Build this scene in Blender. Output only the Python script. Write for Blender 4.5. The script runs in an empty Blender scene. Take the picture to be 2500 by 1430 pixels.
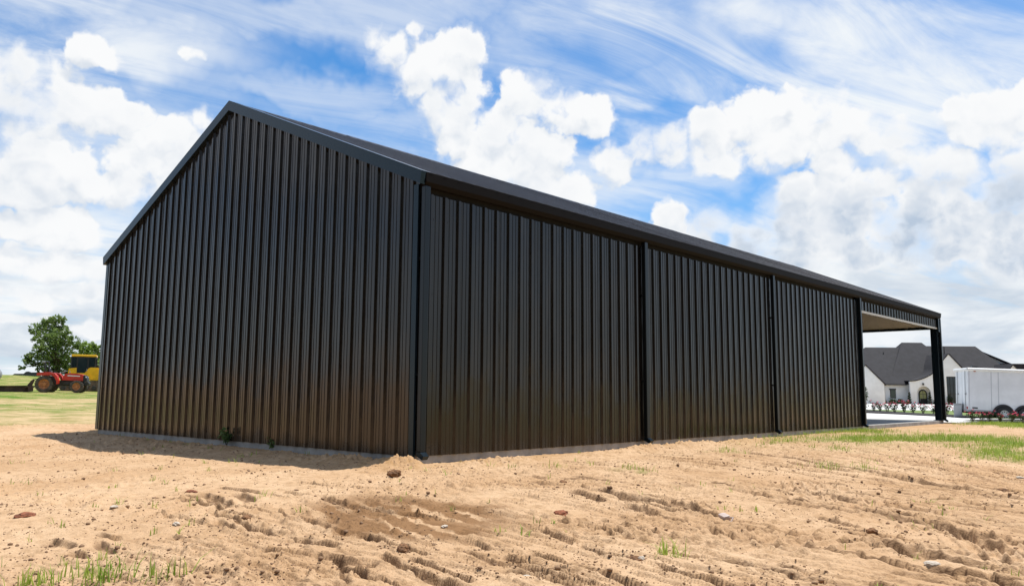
import bpy, bmesh, math, random
import numpy as np
from mathutils import Vector, Matrix

# ------------------------------------------------------------------ camera
SC = bpy.context.scene
COL = SC.collection
R = math.radians
EYE = np.array([9.4268, -8.1484, .9293])
YAW, PITCH, ROLL, FPX = -.7411, .1254, .007, 1963.05
_F = np.array([math.sin(YAW) * math.cos(PITCH), math.cos(YAW) * math.cos(PITCH), math.sin(PITCH)])
_R = np.array([math.cos(YAW), -math.sin(YAW), 0.])
_U = np.cross(_R, _F)
CR = _R * math.cos(ROLL) + _U * math.sin(ROLL)
CU = -_R * math.sin(ROLL) + _U * math.cos(ROLL)
cd = bpy.data.cameras.new('camera')
cam = bpy.data.objects.new('camera', cd)
COL.objects.link(cam)
cam.matrix_world = Matrix(((CR[0], CU[0], -_F[0], EYE[0]), (CR[1], CU[1], -_F[1], EYE[1]),
                           (CR[2], CU[2], -_F[2], EYE[2]), (0, 0, 0, 1)))
cd.sensor_width = 36
cd.lens = 36 * FPX / 2500
cd.clip_end = 8000
SC.camera = cam


def ray(u, v):
    return _F + CR * (u - 1250) / FPX - CU * (v - 715) / FPX


def at(u, v, D):
    return EYE + ray(u, v) * D


def on_z(u, v, z):
    d = ray(u, v)
    return EYE + d * ((z - EYE[2]) / d[2])


# ------------------------------------------------------------------ exposure, sun, sky
SC.view_settings.view_transform = 'Standard'
SC.view_settings.look = 'None'
SC.view_settings.exposure = 0.25
SC.view_settings.gamma = 1
SC.cycles.max_bounces = 5
SC.cycles.diffuse_bounces = 3
SC.cycles.glossy_bounces = 3
SC.cycles.transparent_max_bounces = 6
SC.cycles.caustics_reflective = False
SUN = Vector((.09, .28, 1.)).normalized()
sl = bpy.data.lights.new('sun', 'SUN')
sl.energy = 4.6
sl.angle = R(.53)
sl.color = (1, .955, .88)
sun = bpy.data.objects.new('sun', sl)
COL.objects.link(sun)
sun.rotation_euler = SUN.to_track_quat('Z', 'Y').to_euler()
sun.location = (0, 0, 60)

W = bpy.data.worlds.new('World')
SC.world = W
W.use_nodes = True
NT = W.node_tree
NT.nodes.clear()
SKY_STRENGTH = .1


class G:
    """small helper for chains of math nodes"""
    def __init__(s, nt):
        s.nt = nt

    def put(s, sock, v):
        if isinstance(v, bpy.types.NodeSocket):
            s.nt.links.new(v, sock)
        else:
            sock.default_value = v

    def m(s, op, a, b=None, c=None, clamp=False):
        n = s.nt.nodes.new('ShaderNodeMath')
        n.operation = op
        n.use_clamp = clamp
        s.put(n.inputs[0], a)
        if b is not None:
            s.put(n.inputs[1], b)
        if c is not None:
            s.put(n.inputs[2], c)
        return n.outputs[0]

    def v(s, op, a, b=None):
        n = s.nt.nodes.new('ShaderNodeVectorMath')
        n.operation = op
        s.put(n.inputs[0], a)
        if b is not None:
            s.put(n.inputs[3 if op == 'SCALE' else 1], b)
        return n.outputs['Value'] if op in ('LENGTH', 'DOT_PRODUCT', 'DISTANCE') else n.outputs[0]

    def mad(s, a, b, c):
        n = s.nt.nodes.new('ShaderNodeVectorMath')
        n.operation = 'MULTIPLY_ADD'
        for i, q in enumerate((a, b, c)):
            s.put(n.inputs[i], q)
        return n.outputs[0]

    def xyz(s, x, y, z=0.):
        n = s.nt.nodes.new('ShaderNodeCombineXYZ')
        s.put(n.inputs[0], x), s.put(n.inputs[1], y), s.put(n.inputs[2], z)
        return n.outputs[0]

    def sep(s, v):
        n = s.nt.nodes.new('ShaderNodeSeparateXYZ')
        s.put(n.inputs[0], v)
        return n.outputs

    def noise(s, vec, scale, detail=4, rough=.5, dist=0., out='Fac', dims='3D'):
        n = s.nt.nodes.new('ShaderNodeTexNoise')
        n.noise_dimensions = dims
        s.put(n.inputs['Vector'], vec)
        n.inputs['Scale'].default_value = scale
        n.inputs['Detail'].default_value = detail
        n.inputs['Roughness'].default_value = rough
        n.inputs['Distortion'].default_value = dist
        return n.outputs[out]

    def voro(s, vec, scale, smooth=.4):
        n = s.nt.nodes.new('ShaderNodeTexVoronoi')
        n.feature = 'SMOOTH_F1'
        n.inputs['Smoothness'].default_value = smooth
        s.put(n.inputs['Vector'], vec)
        n.inputs['Scale'].default_value = scale
        return n.outputs['Distance']

    def step(s, x, lo, hi, a=0., b=1., smooth=True):
        n = s.nt.nodes.new('ShaderNodeMapRange')
        n.interpolation_type = 'SMOOTHSTEP' if smooth else 'LINEAR'
        s.put(n.inputs[0], x)
        for i, q in enumerate((lo, hi, a, b)):
            n.inputs[1 + i].default_value = q
        return n.outputs[0]

    def mix(s, f, a, b):
        n = s.nt.nodes.new('ShaderNodeMix')
        n.data_type = 'RGBA'
        s.put(n.inputs[0], f)
        for i, q in ((6, a), (7, b)):
            if isinstance(q, tuple):
                q = q + (1.,) if len(q) == 3 else q
            s.put(n.inputs[i], q)
        return n.outputs[2]


def azel(u, v):
    d = ray(u, v)
    d = d / np.linalg.norm(d)
    fx, fy = math.sin(YAW), math.cos(YAW)
    rx, ry = math.cos(YAW), -math.sin(YAW)
    return math.degrees(math.atan2(d[0] * rx + d[1] * ry, d[0] * fx + d[1] * fy)), math.degrees(math.asin(d[2]))


BLOB = .98
PXDEG = 33.  # picture units per degree, near enough for cloud radii
# cumulus heaps: x, y, rx, ry in photograph units, turned into fixed directions of the sky
CUMULUS = [
    (922, 98, 40, 46), (960, 140, 52, 62), (1016, 84, 34, 30), (1075, 150, 110, 84), (1125, 130, 76, 72), (1010, 190, 80, 82), (1130, 205, 84, 78),
    (1080, 262, 95, 84), (1120, 330, 80, 90), (1285, 245, 96, 92), (1250, 330, 130, 100), (1370, 280, 90, 66), (1455, 285, 62, 58),
    (1200, 400, 110, 90), (1300, 420, 100, 90), (1390, 470, 90, 60), (1340, 370, 90, 60),
    (1560, 365, 70, 62), (1640, 355, 80, 64), (1500, 390, 80, 60), (1730, 330, 84, 84), (1830, 285, 90, 78), (1960, 262, 110, 60), (1900, 340, 130, 90),
    (2070, 310, 110, 70), (2030, 400, 70, 50), (2150, 330, 90, 60), (1760, 400, 90, 40), (2200, 330, 60, 40),
    (1945, 480, 80, 80), (2030, 490, 100, 80), (2120, 450, 90, 70), (2230, 420, 110, 80), (2330, 430, 100, 80), (2280, 510, 150, 100), (2420, 500, 110, 90),
    (2100, 540, 160, 90), (1960, 570, 110, 90), (2230, 580, 190, 80), (2470, 430, 70, 80), (2440, 290, 130, 80), (2380, 270, 70, 50), (2500, 370, 80, 70),
    (1640, 530, 60, 50), (1700, 570, 90, 70), (1830, 590, 90, 60), (1920, 640, 130, 60), (2480, 600, 120, 90), (2300, 600, 220, 64), (2130, 610, 150, 50), (2420, 560, 130, 80), (2350, 480, 110, 90),
    (40, 165, 62, 62), (0, 210, 90, 100), (110, 215, 80, 78), (150, 255, 90, 80), (60, 290, 130, 70), (250, 265, 100, 62), (330, 290, 66, 50), (220, 125, 50, 44), (270, 150, 36, 34),
    (100, 385, 100, 64), (160, 420, 100, 66), (20, 430, 120, 90), (220, 455, 80, 50), (90, 480, 130, 40),
    (380, 345, 84, 70), (440, 330, 70, 60), (330, 400, 80, 76), (420, 420, 100, 90), (300, 470, 70, 60), (490, 300, 40, 40),
    (160, 540, 80, 62), (110, 560, 80, 60), (200, 580, 50, 40), (30, 560, 90, 36), (140, 650, 130, 50), (220, 660, 80, 50), (30, 640, 70, 40),
    (60, 720, 130, 34), (200, 715, 100, 34), (230, 800, 60, 40), (20, 775, 110, 18), (470, 130, 42, 20),
]
SHEETS = [
    (350, 130, 200, 50, .4), (430, 200, 300, 50, .35), (120, 880, 300, 50, .75), (180, 700, 240, 60, .7), (100, 830, 250, 40, .7), (60, 500, 200, 90, .5), (750, 240, 260, 40, .5), (2050, 850, 300, 50, .8), (2400, 700, 300, 70, .9),  # soft grey layers low in the sky and thin high veils: x, y, rx, ry, opacity
    (2250, 690, 620, 110, 1.), (2450, 640, 260, 90, 1.), (2350, 800, 520, 90, 1.), (2150, 780, 400, 80, .9), (2350, 890, 460, 60, .95), (1980, 650, 320, 90, .9), (1750, 590, 220, 70, .7),
    (1330, 440, 240, 110, .7), (1600, 440, 330, 70, .7), (1780, 430, 240, 60, .6), (1480, 500, 200, 60, .6), (150, 640, 330, 150, .8), (120, 790, 330, 110, .85), (200, 330, 380, 200, .6), (300, 560, 200, 160, .55),
    (2300, 110, 680, 240, 1.), (1650, 50, 380, 130, 1.), (1780, 170, 240, 110, .95), (1620, 205, 190, 70, .95), (2000, 190, 380, 120, .85), (2420, 250, 300, 110, .95), (150, 50, 420, 130, .95), (620, 25, 480, 70, .6), (1000, 15, 360, 60, .6), (850, 220, 300, 45, .5),
    (2330, 300, 300, 90, .8), (1400, 60, 260, 110, .7), (1300, 130, 160, 80, .5), (760, 60, 300, 45, .45), (1000, 430, 200, 80, .55), (960, 290, 180, 50, .5), (880, 330, 260, 80, .45), (1450, 190, 160, 60, .5),
]


def density_group(fine=True):
    g = bpy.data.node_groups.new('cloud_density', 'ShaderNodeTree')
    g.interface.new_socket('Vector', in_out='INPUT', socket_type='NodeSocketVector')
    g.interface.new_socket('Density', in_out='OUTPUT', socket_type='NodeSocketFloat')
    k = G(g)
    gi = g.nodes.new('NodeGroupInput')
    go = g.nodes.new('NodeGroupOutput')
    p = gi.outputs[0]
    w = k.v('SCALE', k.v('SUBTRACT', k.noise(p, .55, 3, .55, out='Color'), (.5, .5, .5)), 1.5)
    q = k.v('ADD', p, w)
    acc = None
    for x, y, rx, ry in CUMULUS:
        a, e = azel(x, y)
        sx, sy = PXDEG / (rx * BLOB), PXDEG / (ry * BLOB)
        d = k.v('LENGTH', k.mad(q, (sx, sy, 0), (-a * sx, -e * sy, 0)))
        acc = d if acc is None else k.m('MINIMUM', acc, d)
    blob = k.m('SUBTRACT', 1., acc)
    # the rest of the sky dome, outside what the lens sees
    s = k.sep(p)
    far = k.m('MAXIMUM', k.step(k.m('ABSOLUTE', s[0]), 36, 44), k.step(s[1], 27, 33))
    rest = k.m('MULTIPLY', k.m('SUBTRACT', k.noise(p, .045, 2, .5), .5), 3.2)
    blob = k.m('ADD', k.m('MULTIPLY', k.m('SUBTRACT', 1., far), blob), k.m('MULTIPLY', far, rest))
    n1 = k.m('MULTIPLY', k.m('SUBTRACT', k.noise(q, .5, 7 if fine else 2, .58), .515), .98)
    b1 = k.m('MULTIPLY', k.m('SUBTRACT', .45, k.voro(q, .62)), .42)
    tot = k.m('ADD', k.m('ADD', k.m('MINIMUM', blob, .6), n1), b1)
    if fine:
        tot = k.m('ADD', tot, k.m('MULTIPLY', k.m('SUBTRACT', .45, k.voro(q, 1.7)), .2))
    g.links.new(tot, go.inputs[0])
    return g


def build_sky():
    k = G(NT)
    out = NT.nodes.new('ShaderNodeOutputWorld')
    bg = NT.nodes.new('ShaderNodeBackground')
    bg.inputs['Strength'].default_value = SKY_STRENGTH
    NT.links.new(bg.outputs[0], out.inputs[0])
    sky = NT.nodes.new('ShaderNodeTexSky')
    sky.sky_type = 'NISHITA'
    sky.sun_disc = False
    sky.sun_elevation = math.asin(SUN.z)
    sky.sun_rotation = math.atan2(SUN.x, SUN.y)
    sky.ozone_density = 2.2
    sky.dust_density = .4
    tc = NT.nodes.new('ShaderNodeTexCoord')
    d = k.v('NORMALIZE', tc.outputs['Generated'])
    xr = k.v('DOT_PRODUCT', d, (math.cos(YAW), -math.sin(YAW), 0))
    yf = k.v('DOT_PRODUCT', d, (math.sin(YAW), math.cos(YAW), 0))
    z = k.sep(d)[2]
    az = k.m('MULTIPLY', k.m('ARCTAN2', xr, yf), 57.29578)
    el = k.m('MULTIPLY', k.m('ARCSINE', z), 57.29578)
    p = k.xyz(az, el)
    grp, soft_grp = density_group(), density_group(False)

    def dens(v, gr_):
        n = NT.nodes.new('ShaderNodeGroup')
        n.node_tree = gr_
        k.put(n.inputs[0], v)
        return n.outputs[0]
    D0 = dens(p, grp)
    D1 = dens(k.v('ADD', p, (.3, 1.25, 0)), soft_grp)
    q2 = k.v('MULTIPLY', p, (.8, 1.2, 1))
    soft = k.step(k.noise(p, .13, 3, .6), .42, .62)
    mask = k.step(k.m('DIVIDE', D0, k.m('ADD', .25, k.m('MULTIPLY', soft, .55))), 0., 1.)
    fine_ = k.m('MULTIPLY', k.m('SUBTRACT', k.noise(p, 1.1, 5, .55), .5), .17)
    relief = k.m('ADD', k.m('SUBTRACT', k.m('MINIMUM', D0, .55), k.m('MINIMUM', D1, .9)), fine_)
    shade = k.step(relief, -.62, .16)
    thick = k.step(D0, .2, .8)
    # blue
    blue = k.mix(1., sky.outputs[0], sky.outputs[0])
    tint = NT.nodes.new('ShaderNodeMix')
    tint.data_type = 'RGBA'
    tint.blend_type = 'MULTIPLY'
    tint.inputs[0].default_value = 1
    k.put(tint.inputs[6], blue)
    tint.inputs[7].default_value = SKY_TINT
    col = tint.outputs[2]
    # pale air towards the horizon
    haze = k.m('POWER', 2.718, k.m('MULTIPLY', k.m('MAXIMUM', el, 0.), -.13))
    col = k.mix(k.m('MULTIPLY', haze, .85), col, tuple(c * WHITE for c in (.72, .84, .97)))
    # high veils: streaked in the plane of the cloud layer
    dz = k.m('ADD', k.m('MAXIMUM', z, 0.), .16)
    s = k.sep(d)
    pl = k.xyz(k.m('DIVIDE', xr, dz), k.m('DIVIDE', yf, dz))
    rot = NT.nodes.new('ShaderNodeVectorRotate')
    rot.rotation_type = 'Z_AXIS'
    rot.inputs['Angle'].default_value = R(-28)
    k.put(rot.inputs['Vector'], pl)
    st = k.v('MULTIPLY', rot.outputs[0], (1.5, 4.6, 1))
    vn = k.noise(st, 1.0, 9, .62, .9)
    vn2 = k.noise(pl, 1.3, 5, .6, .4)
    w = k.v('SCALE', k.v('SUBTRACT', k.noise(p, .16, 4, .6, out='Color'), (.5, .5, .5)), 7.)
    q = k.v('ADD', p, w)
    op = None
    for x, y, rx, ry, o in SHEETS:
        a, e = azel(x, y)
        dd = k.v('LENGTH', k.v('MULTIPLY', k.v('SUBTRACT', q, (a, e, 0)), (PXDEG / (rx * 1.1), PXDEG / (ry * 1.1), 0)))
        f = k.m('MULTIPLY', k.step(dd, 1.2, .35), o)
        op = f if op is None else k.m('MAXIMUM', op, f)
    far = k.m('MAXIMUM', k.step(k.m('ABSOLUTE', az), 36, 44), k.step(el, 27, 33))
    op = k.m('MAXIMUM', op, k.m('MULTIPLY', far, .5))
    veil = k.step(k.m('ADD', k.m('MULTIPLY', vn, .6), k.m('MULTIPLY', vn2, .4)), .35, .60)
    op = k.m('MAXIMUM', op, k.step(k.m('ADD', D0, k.m('MULTIPLY', k.m('SUBTRACT', vn2, .5), .5)), -.5, .1, 0, .5))
    low = k.step(el, 13., 6.)
    veil = k.m('MULTIPLY', op, k.m('ADD', k.m('MULTIPLY', veil, .84), k.m('ADD', .14, k.m('MULTIPLY', low, .6))), clamp=True)
    # low layers turn grey in their thick parts
    low = k.step(el, 13., 6.)
    gr = k.m('MULTIPLY', low, k.step(k.noise(k.v('MULTIPLY', p, (.35, 1., 1)), .33, 6, .55, .3), .40, .64))
    vcol = k.mix(gr, tuple(c * WHITE for c in (1.0, 1.04, 1.07)), tuple(c * WHITE for c in (.66, .75, .86)))
    col = k.mix(veil, col, vcol)
    # cumulus
    lump = k.m('MULTIPLY', k.m('SUBTRACT', k.noise(q2, .16, 2, .5), .5), 5.)
    right = k.m('MULTIPLY', k.step(az, 9, 17), k.step(k.m('ADD', el, lump), 15.2, 11.2))
    dark = k.m('MULTIPLY', k.m('SUBTRACT', 1., shade), .52)
    dark = k.m('ADD', dark, k.m('MULTIPLY', k.m('MULTIPLY', thick, .72), right))
    dark = k.m('ADD', dark, k.m('MULTIPLY', k.m('MULTIPLY', thick, k.step(k.noise(q2, .16, 3, .5), .40, .62)), .16), clamp=True)
    ccol = k.mix(dark, tuple(c * WHITE for c in (1.06, 1.07, 1.08)), tuple(c * WHITE for c in (.54, .65, .80)))
    col = k.mix(mask, col, ccol)
    NT.links.new(col, bg.inputs['Color'])
    W.cycles.sampling_method = 'NONE'


WHITE = 7.6
SKY_TINT = (.37, .95, 1.36, 1)
build_sky()

# ------------------------------------------------------------------ materials
MATS = {}


def mat(name, col, rough=.6, metal=0., spec=.5, var=0., vscale=3., bump=0., bscale=40., stretch=None, col2=None, emit=0.):
    if name in MATS:
        return MATS[name]
    m = bpy.data.materials.new(name)
    m.use_nodes = True
    nt = m.node_tree
    k = G(nt)
    b = nt.nodes['Principled BSDF']
    b.inputs['Roughness'].default_value = rough
    b.inputs['Metallic'].default_value = metal
    b.inputs['Specular IOR Level'].default_value = spec
    b.inputs['Base Color'].default_value = col + (1,)
    tc = nt.nodes.new('ShaderNodeTexCoord')
    vec = tc.outputs['Object']
    if stretch:
        vec = k.v('MULTIPLY', vec, stretch)
    if var or col2:
        n = k.noise(vec, vscale, 6, .6)
        f = k.step(n, .35, .65)
        c2 = col2 or tuple(max(0, c * (1 - var)) for c in col)
        c1 = col if col2 else tuple(c * (1 + var) for c in col)
        k.put(b.inputs['Base Color'], k.mix(f, c1, c2))
    if bump:
        n = k.noise(vec, bscale, 5, .6)
        bn = nt.nodes.new('ShaderNodeBump')
        bn.inputs['Strength'].default_value = bump
        bn.inputs['Distance'].default_value = .02
        k.put(bn.inputs['Height'], n)
        nt.links.new(bn.outputs[0], b.inputs['Normal'])
    MATS[name] = m
    return m


def paint_metal(name, col, rough, bump, dirt, spec=.8, tint=(1, .92, .84, 1)):
    m = bpy.data.materials.new(name)
    m.use_nodes = True
    nt = m.node_tree
    k = G(nt)
    b = nt.nodes['Principled BSDF']
    tc = nt.nodes.new('ShaderNodeTexCoord')
    o = tc.outputs['Object']
    streak = k.noise(k.v('MULTIPLY', o, (9, 9, .35)), 1., 5, .6)
    base = k.mix(k.step(streak, .3, .7), tuple(c * .8 for c in col), tuple(c * 1.25 for c in col))
    if dirt:
        s = k.sep(o)
        h = k.m('ADD', s[2], k.m('MULTIPLY', k.m('SUBTRACT', k.noise(k.v('MULTIPLY', o, (1.2, 1.2, .5)), 1., 5, .65), .5), 1.5))
        f = k.m('MULTIPLY', k.step(h, .26, -.08), .3)
        base = k.mix(f, base, (.035, .025, .017))
        k.put(b.inputs['Roughness'], k.m('ADD', k.m('MULTIPLY', f, .5), rough))
    else:
        b.inputs['Roughness'].default_value = rough
    k.put(b.inputs['Base Color'], base)
    n = k.noise(k.v('MULTIPLY', o, (1.3, 1.3, .5)), 1.1, 3, .5)
    bn = nt.nodes.new('ShaderNodeBump')
    bn.inputs['Strength'].default_value = bump
    bn.inputs['Distance'].default_value = .05
    k.put(bn.inputs['Height'], n)
    b.inputs['Specular IOR Level'].default_value = spec
    b.inputs['Specular Tint'].default_value = tint
    nt.links.new(bn.outputs[0], b.inputs['Normal'])
    MATS[name] = m
    return m


M_WALL = paint_metal('bronze_wall_paint', (.0088, .0074, .0064), .16, .6, True, .52, (1, .91, .82, 1))
M_TRIM = paint_metal('bronze_trim_paint', (.005, .0095, .0145), .26, .06, False, .36, (.6, .86, 1, 1))
M_SPOUT = paint_metal('bronze_downspout_paint', (.005, .0065, .008), .30, .10, False, .36, (.85, .95, 1, 1))
M_ROOF = paint_metal('bronze_roof_paint', (.007, .006, .0075), .36, .06, False, .34, (1, .95, 1, 1))
M_CONC = mat('concrete', (.31, .30, .28), .85, var=.18, vscale=2.5, bump=.25, bscale=30)
M_LINER = mat('beige_liner_panel', (.86, .85, .80), .5, var=.05)
M_JTRIM = mat('pale_header_trim', (.55, .53, .48), .4)

# ------------------------------------------------------------------ mesh helpers


def link(name, me, m, parent=None):
    o = bpy.data.objects.new(name, me)
    COL.objects.link(o)
    if m is not None and len(me.materials) == 0:
        me.materials.append(m)
    if parent is not None:
        o.parent = parent
    return o


def tag(o, label=None, cat=None, group=None, kind=None):
    if label: o['label'] = label
    if cat: o['category'] = cat
    if group: o['group'] = group
    if kind: o['kind'] = kind
    return o


def thing(name, label, cat, loc=(0, 0, 0), rz=0., group=None, tilt=0.):
    o = bpy.data.objects.new(name, None)
    o.empty_display_size = .3
    COL.objects.link(o)
    o.location = tuple(float(c) for c in loc)
    o.rotation_euler = (0, tilt, rz)
    return tag(o, label, cat, group)


def copy_thing(o, loc, rz, label):
    c = o.copy()
    COL.objects.link(c)
    c.location = tuple(float(q) for q in loc)
    c.rotation_euler = (0, 0, rz)
    c['label'] = label
    for ch in list(o.children):
        d = ch.copy()
        COL.objects.link(d)
        d.parent = c
        for g in ch.children:
            e = g.copy()
            COL.objects.link(e)
            e.parent = d
    return c


class MB:
    def __init__(s):
        s.v, s.f, s.smooth = [], [], False

    def add(s, vs, fs):
        n = len(s.v)
        s.v += [tuple(float(c) for c in q) for q in vs]
        s.f += [tuple(i + n for i in f) for f in fs]
        return s

    def box(s, x0, x1, y0, y1, z0, z1):
        return s.add([(x, y, z) for z in (z0, z1) for y in (y0, y1) for x in (x0, x1)],
                     [(0, 2, 3, 1), (4, 5, 7, 6), (0, 1, 5, 4), (2, 6, 7, 3), (0, 4, 6, 2), (1, 3, 7, 5)])

    def bbox(s, x0, x1, y0, y1, z0, z1, b=.03):
        bm = bmesh.new()
        bmesh.ops.create_cube(bm, size=1)
        for v in bm.verts:
            v.co = Vector(((x0 + x1) / 2 + v.co.x * (x1 - x0), (y0 + y1) / 2 + v.co.y * (y1 - y0), (z0 + z1) / 2 + v.co.z * (z1 - z0)))
        bmesh.ops.bevel(bm, geom=bm.edges[:], offset=b, segments=2, affect='EDGES', profile=.6)
        bm.verts.index_update()
        s.add([v.co for v in bm.verts], [[v.index for v in f.verts] for f in bm.faces])
        bm.free()
        return s

    def prism(s, poly, a0, a1, axis='y'):
        """polygon in the plane across the axis, swept from a0 to a1"""
        def P(p, a):
            return {'y': (p[0], a, p[1]), 'x': (a, p[0], p[1]), 'z': (p[0], p[1], a)}[axis]
        n = len(poly)
        vs = [P(p, a0) for p in poly] + [P(p, a1) for p in poly]
        fs = [tuple(range(n)), tuple(range(2 * n - 1, n - 1, -1))] + [(i, (i + 1) % n, n + (i + 1) % n, n + i) for i in range(n)]
        return s.add(vs, fs)

    def tube(s, pts, r, n=8, cap=True):
        pts = [Vector(p) for p in pts]
        rs = r if isinstance(r, (list, tuple)) else [r] * len(pts)
        vs, fs = [], []
        for i, p in enumerate(pts):
            t = (pts[min(i + 1, len(pts) - 1)] - pts[max(i - 1, 0)]).normalized()
            a = t.cross(Vector((0, 0, 1)) if abs(t.z) < .9 else Vector((1, 0, 0))).normalized()
            b = t.cross(a)
            for j in range(n):
                w = 2 * math.pi * j / n
                vs.append(p + (a * math.cos(w) + b * math.sin(w)) * rs[i])
        for i in range(len(pts) - 1):
            for j in range(n):
                fs.append((i * n + j, i * n + (j + 1) % n, (i + 1) * n + (j + 1) % n, (i + 1) * n + j))
        if cap:
            fs.append(tuple(range(n - 1, -1, -1)))
            fs.append(tuple((len(pts) - 1) * n + j for j in range(n)))
        return s.add(vs, fs)

    def lathe(s, prof, c, axis='y', n=28):
        """profile of (radius, along axis) turned about an axis through c"""
        vs, fs = [], []
        for r, a in prof:
            for j in range(n):
                w = 2 * math.pi * j / n
                p = {'y': (r * math.cos(w), a, r * math.sin(w)), 'z': (r * math.cos(w), r * math.sin(w), a)}[axis]
                vs.append((c[0] + p[0], c[1] + p[1], c[2] + p[2]))
        for i in range(len(prof) - 1):
            for j in range(n):
                fs.append((i * n + j, i * n + (j + 1) % n, (i + 1) * n + (j + 1) % n, (i + 1) * n + j))
        return s.add(vs, fs)

    def build(s, name, m, parent=None, smooth=False):
        me = bpy.data.meshes.new(name)
        me.from_pydata(s.v, [], s.f)
        if smooth:
            me.polygons.foreach_set('use_smooth', [True] * len(me.polygons))
            if hasattr(me, 'set_sharp_from_angle'):
                me.set_sharp_from_angle(angle=R(40))
        me.update()
        return link(name, me, m, parent)


def np_mesh(name, V, F):
    """V (n,3), F (m,k) arrays -> mesh"""
    me = bpy.data.meshes.new(name)
    n, (m, kk) = len(V), F.shape
    me.vertices.add(n)
    me.vertices.foreach_set('co', np.ascontiguousarray(V, dtype=np.float32).ravel())
    me.loops.add(m * kk)
    me.loops.foreach_set('vertex_index', np.ascontiguousarray(F, dtype=np.int32).ravel())
    me.polygons.add(m)
    me.polygons.foreach_set('loop_start', np.arange(m, dtype=np.int32) * kk)
    me.update(calc_edges=True)
    me.validate()
    return me


# ------------------------------------------------------------------ ground heights
def vnoise(x, y, seed):
    xi, yi = np.floor(x).astype(np.int64), np.floor(y).astype(np.int64)
    fx, fy = x - xi, y - yi
    fx, fy = fx * fx * (3 - 2 * fx), fy * fy * (3 - 2 * fy)

    def h(a, b):
        n = (a * 374761393 + b * 668265263 + seed * 974634537) & 0xffffffff
        n = ((n ^ (n >> 13)) * 1274126177) & 0xffffffff
        return ((n ^ (n >> 16)) & 0xffffff) / float(0xffffff)
    return (h(xi, yi) * (1 - fx) + h(xi + 1, yi) * fx) * (1 - fy) + (h(xi, yi + 1) * (1 - fx) + h(xi + 1, yi + 1) * fx) * fy


def fbm(x, y, seed, octv=4, gain=.5):
    a, t, n = 1., 0., 0.
    for i in range(octv):
        c, s = math.cos(.6 * i + .3), math.sin(.6 * i + .3)
        n = n + a * vnoise((x * c - y * s) * 2 ** i + 17.3 * i, (x * s + y * c) * 2 ** i - 9.1 * i, seed + i)
        t += a
        a *= gain
    return n / t


def ss(lo, hi, x):
    t = np.clip((x - lo) / (hi - lo), 0, 1)
    return t * t * (3 - 2 * t)


BW, BL = 12.19, 28.33   # barn width and length


def base_z(x, y):
    dx = np.maximum(np.maximum(-BW - x, x), 0)
    dy = np.maximum(np.maximum(-y, y - BL), 0)
    d = np.hypot(dx, dy)
    m = (1 - ss(8, 20, -x)) * (1 - ss(14, 26, y))
    z = -.125 - .56 * ss(0, 13.5, d) * m
    s = np.maximum(0, -x - 13 - .6 * np.maximum(0, y - 20))
    z = z + .0235 * np.minimum(s, 45) + .05 * np.clip(s - 45, 0, 37)
    z = z - 4.5 * ss(140, 320, s)
    return z


# grouser cuts and ruts, each from one end to the other: x0, y0, x1, y1, half width, depth
RUTS = []


def rut(u0, v0, u1, v1, w, dep):
    def g(u, v):
        z = -.4
        for _ in range(6):
            q = on_z(u, v, z)
            z = float(base_z(np.array(q[0]), np.array(q[1])))
        return q
    a, b = g(u0, v0), g(u1, v1)
    RUTS.append((a[0], a[1], b[0], b[1], w * (.6 if math.hypot(a[0] - EYE[0], a[1] - EYE[1]) < 9 else .9), dep))


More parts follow.
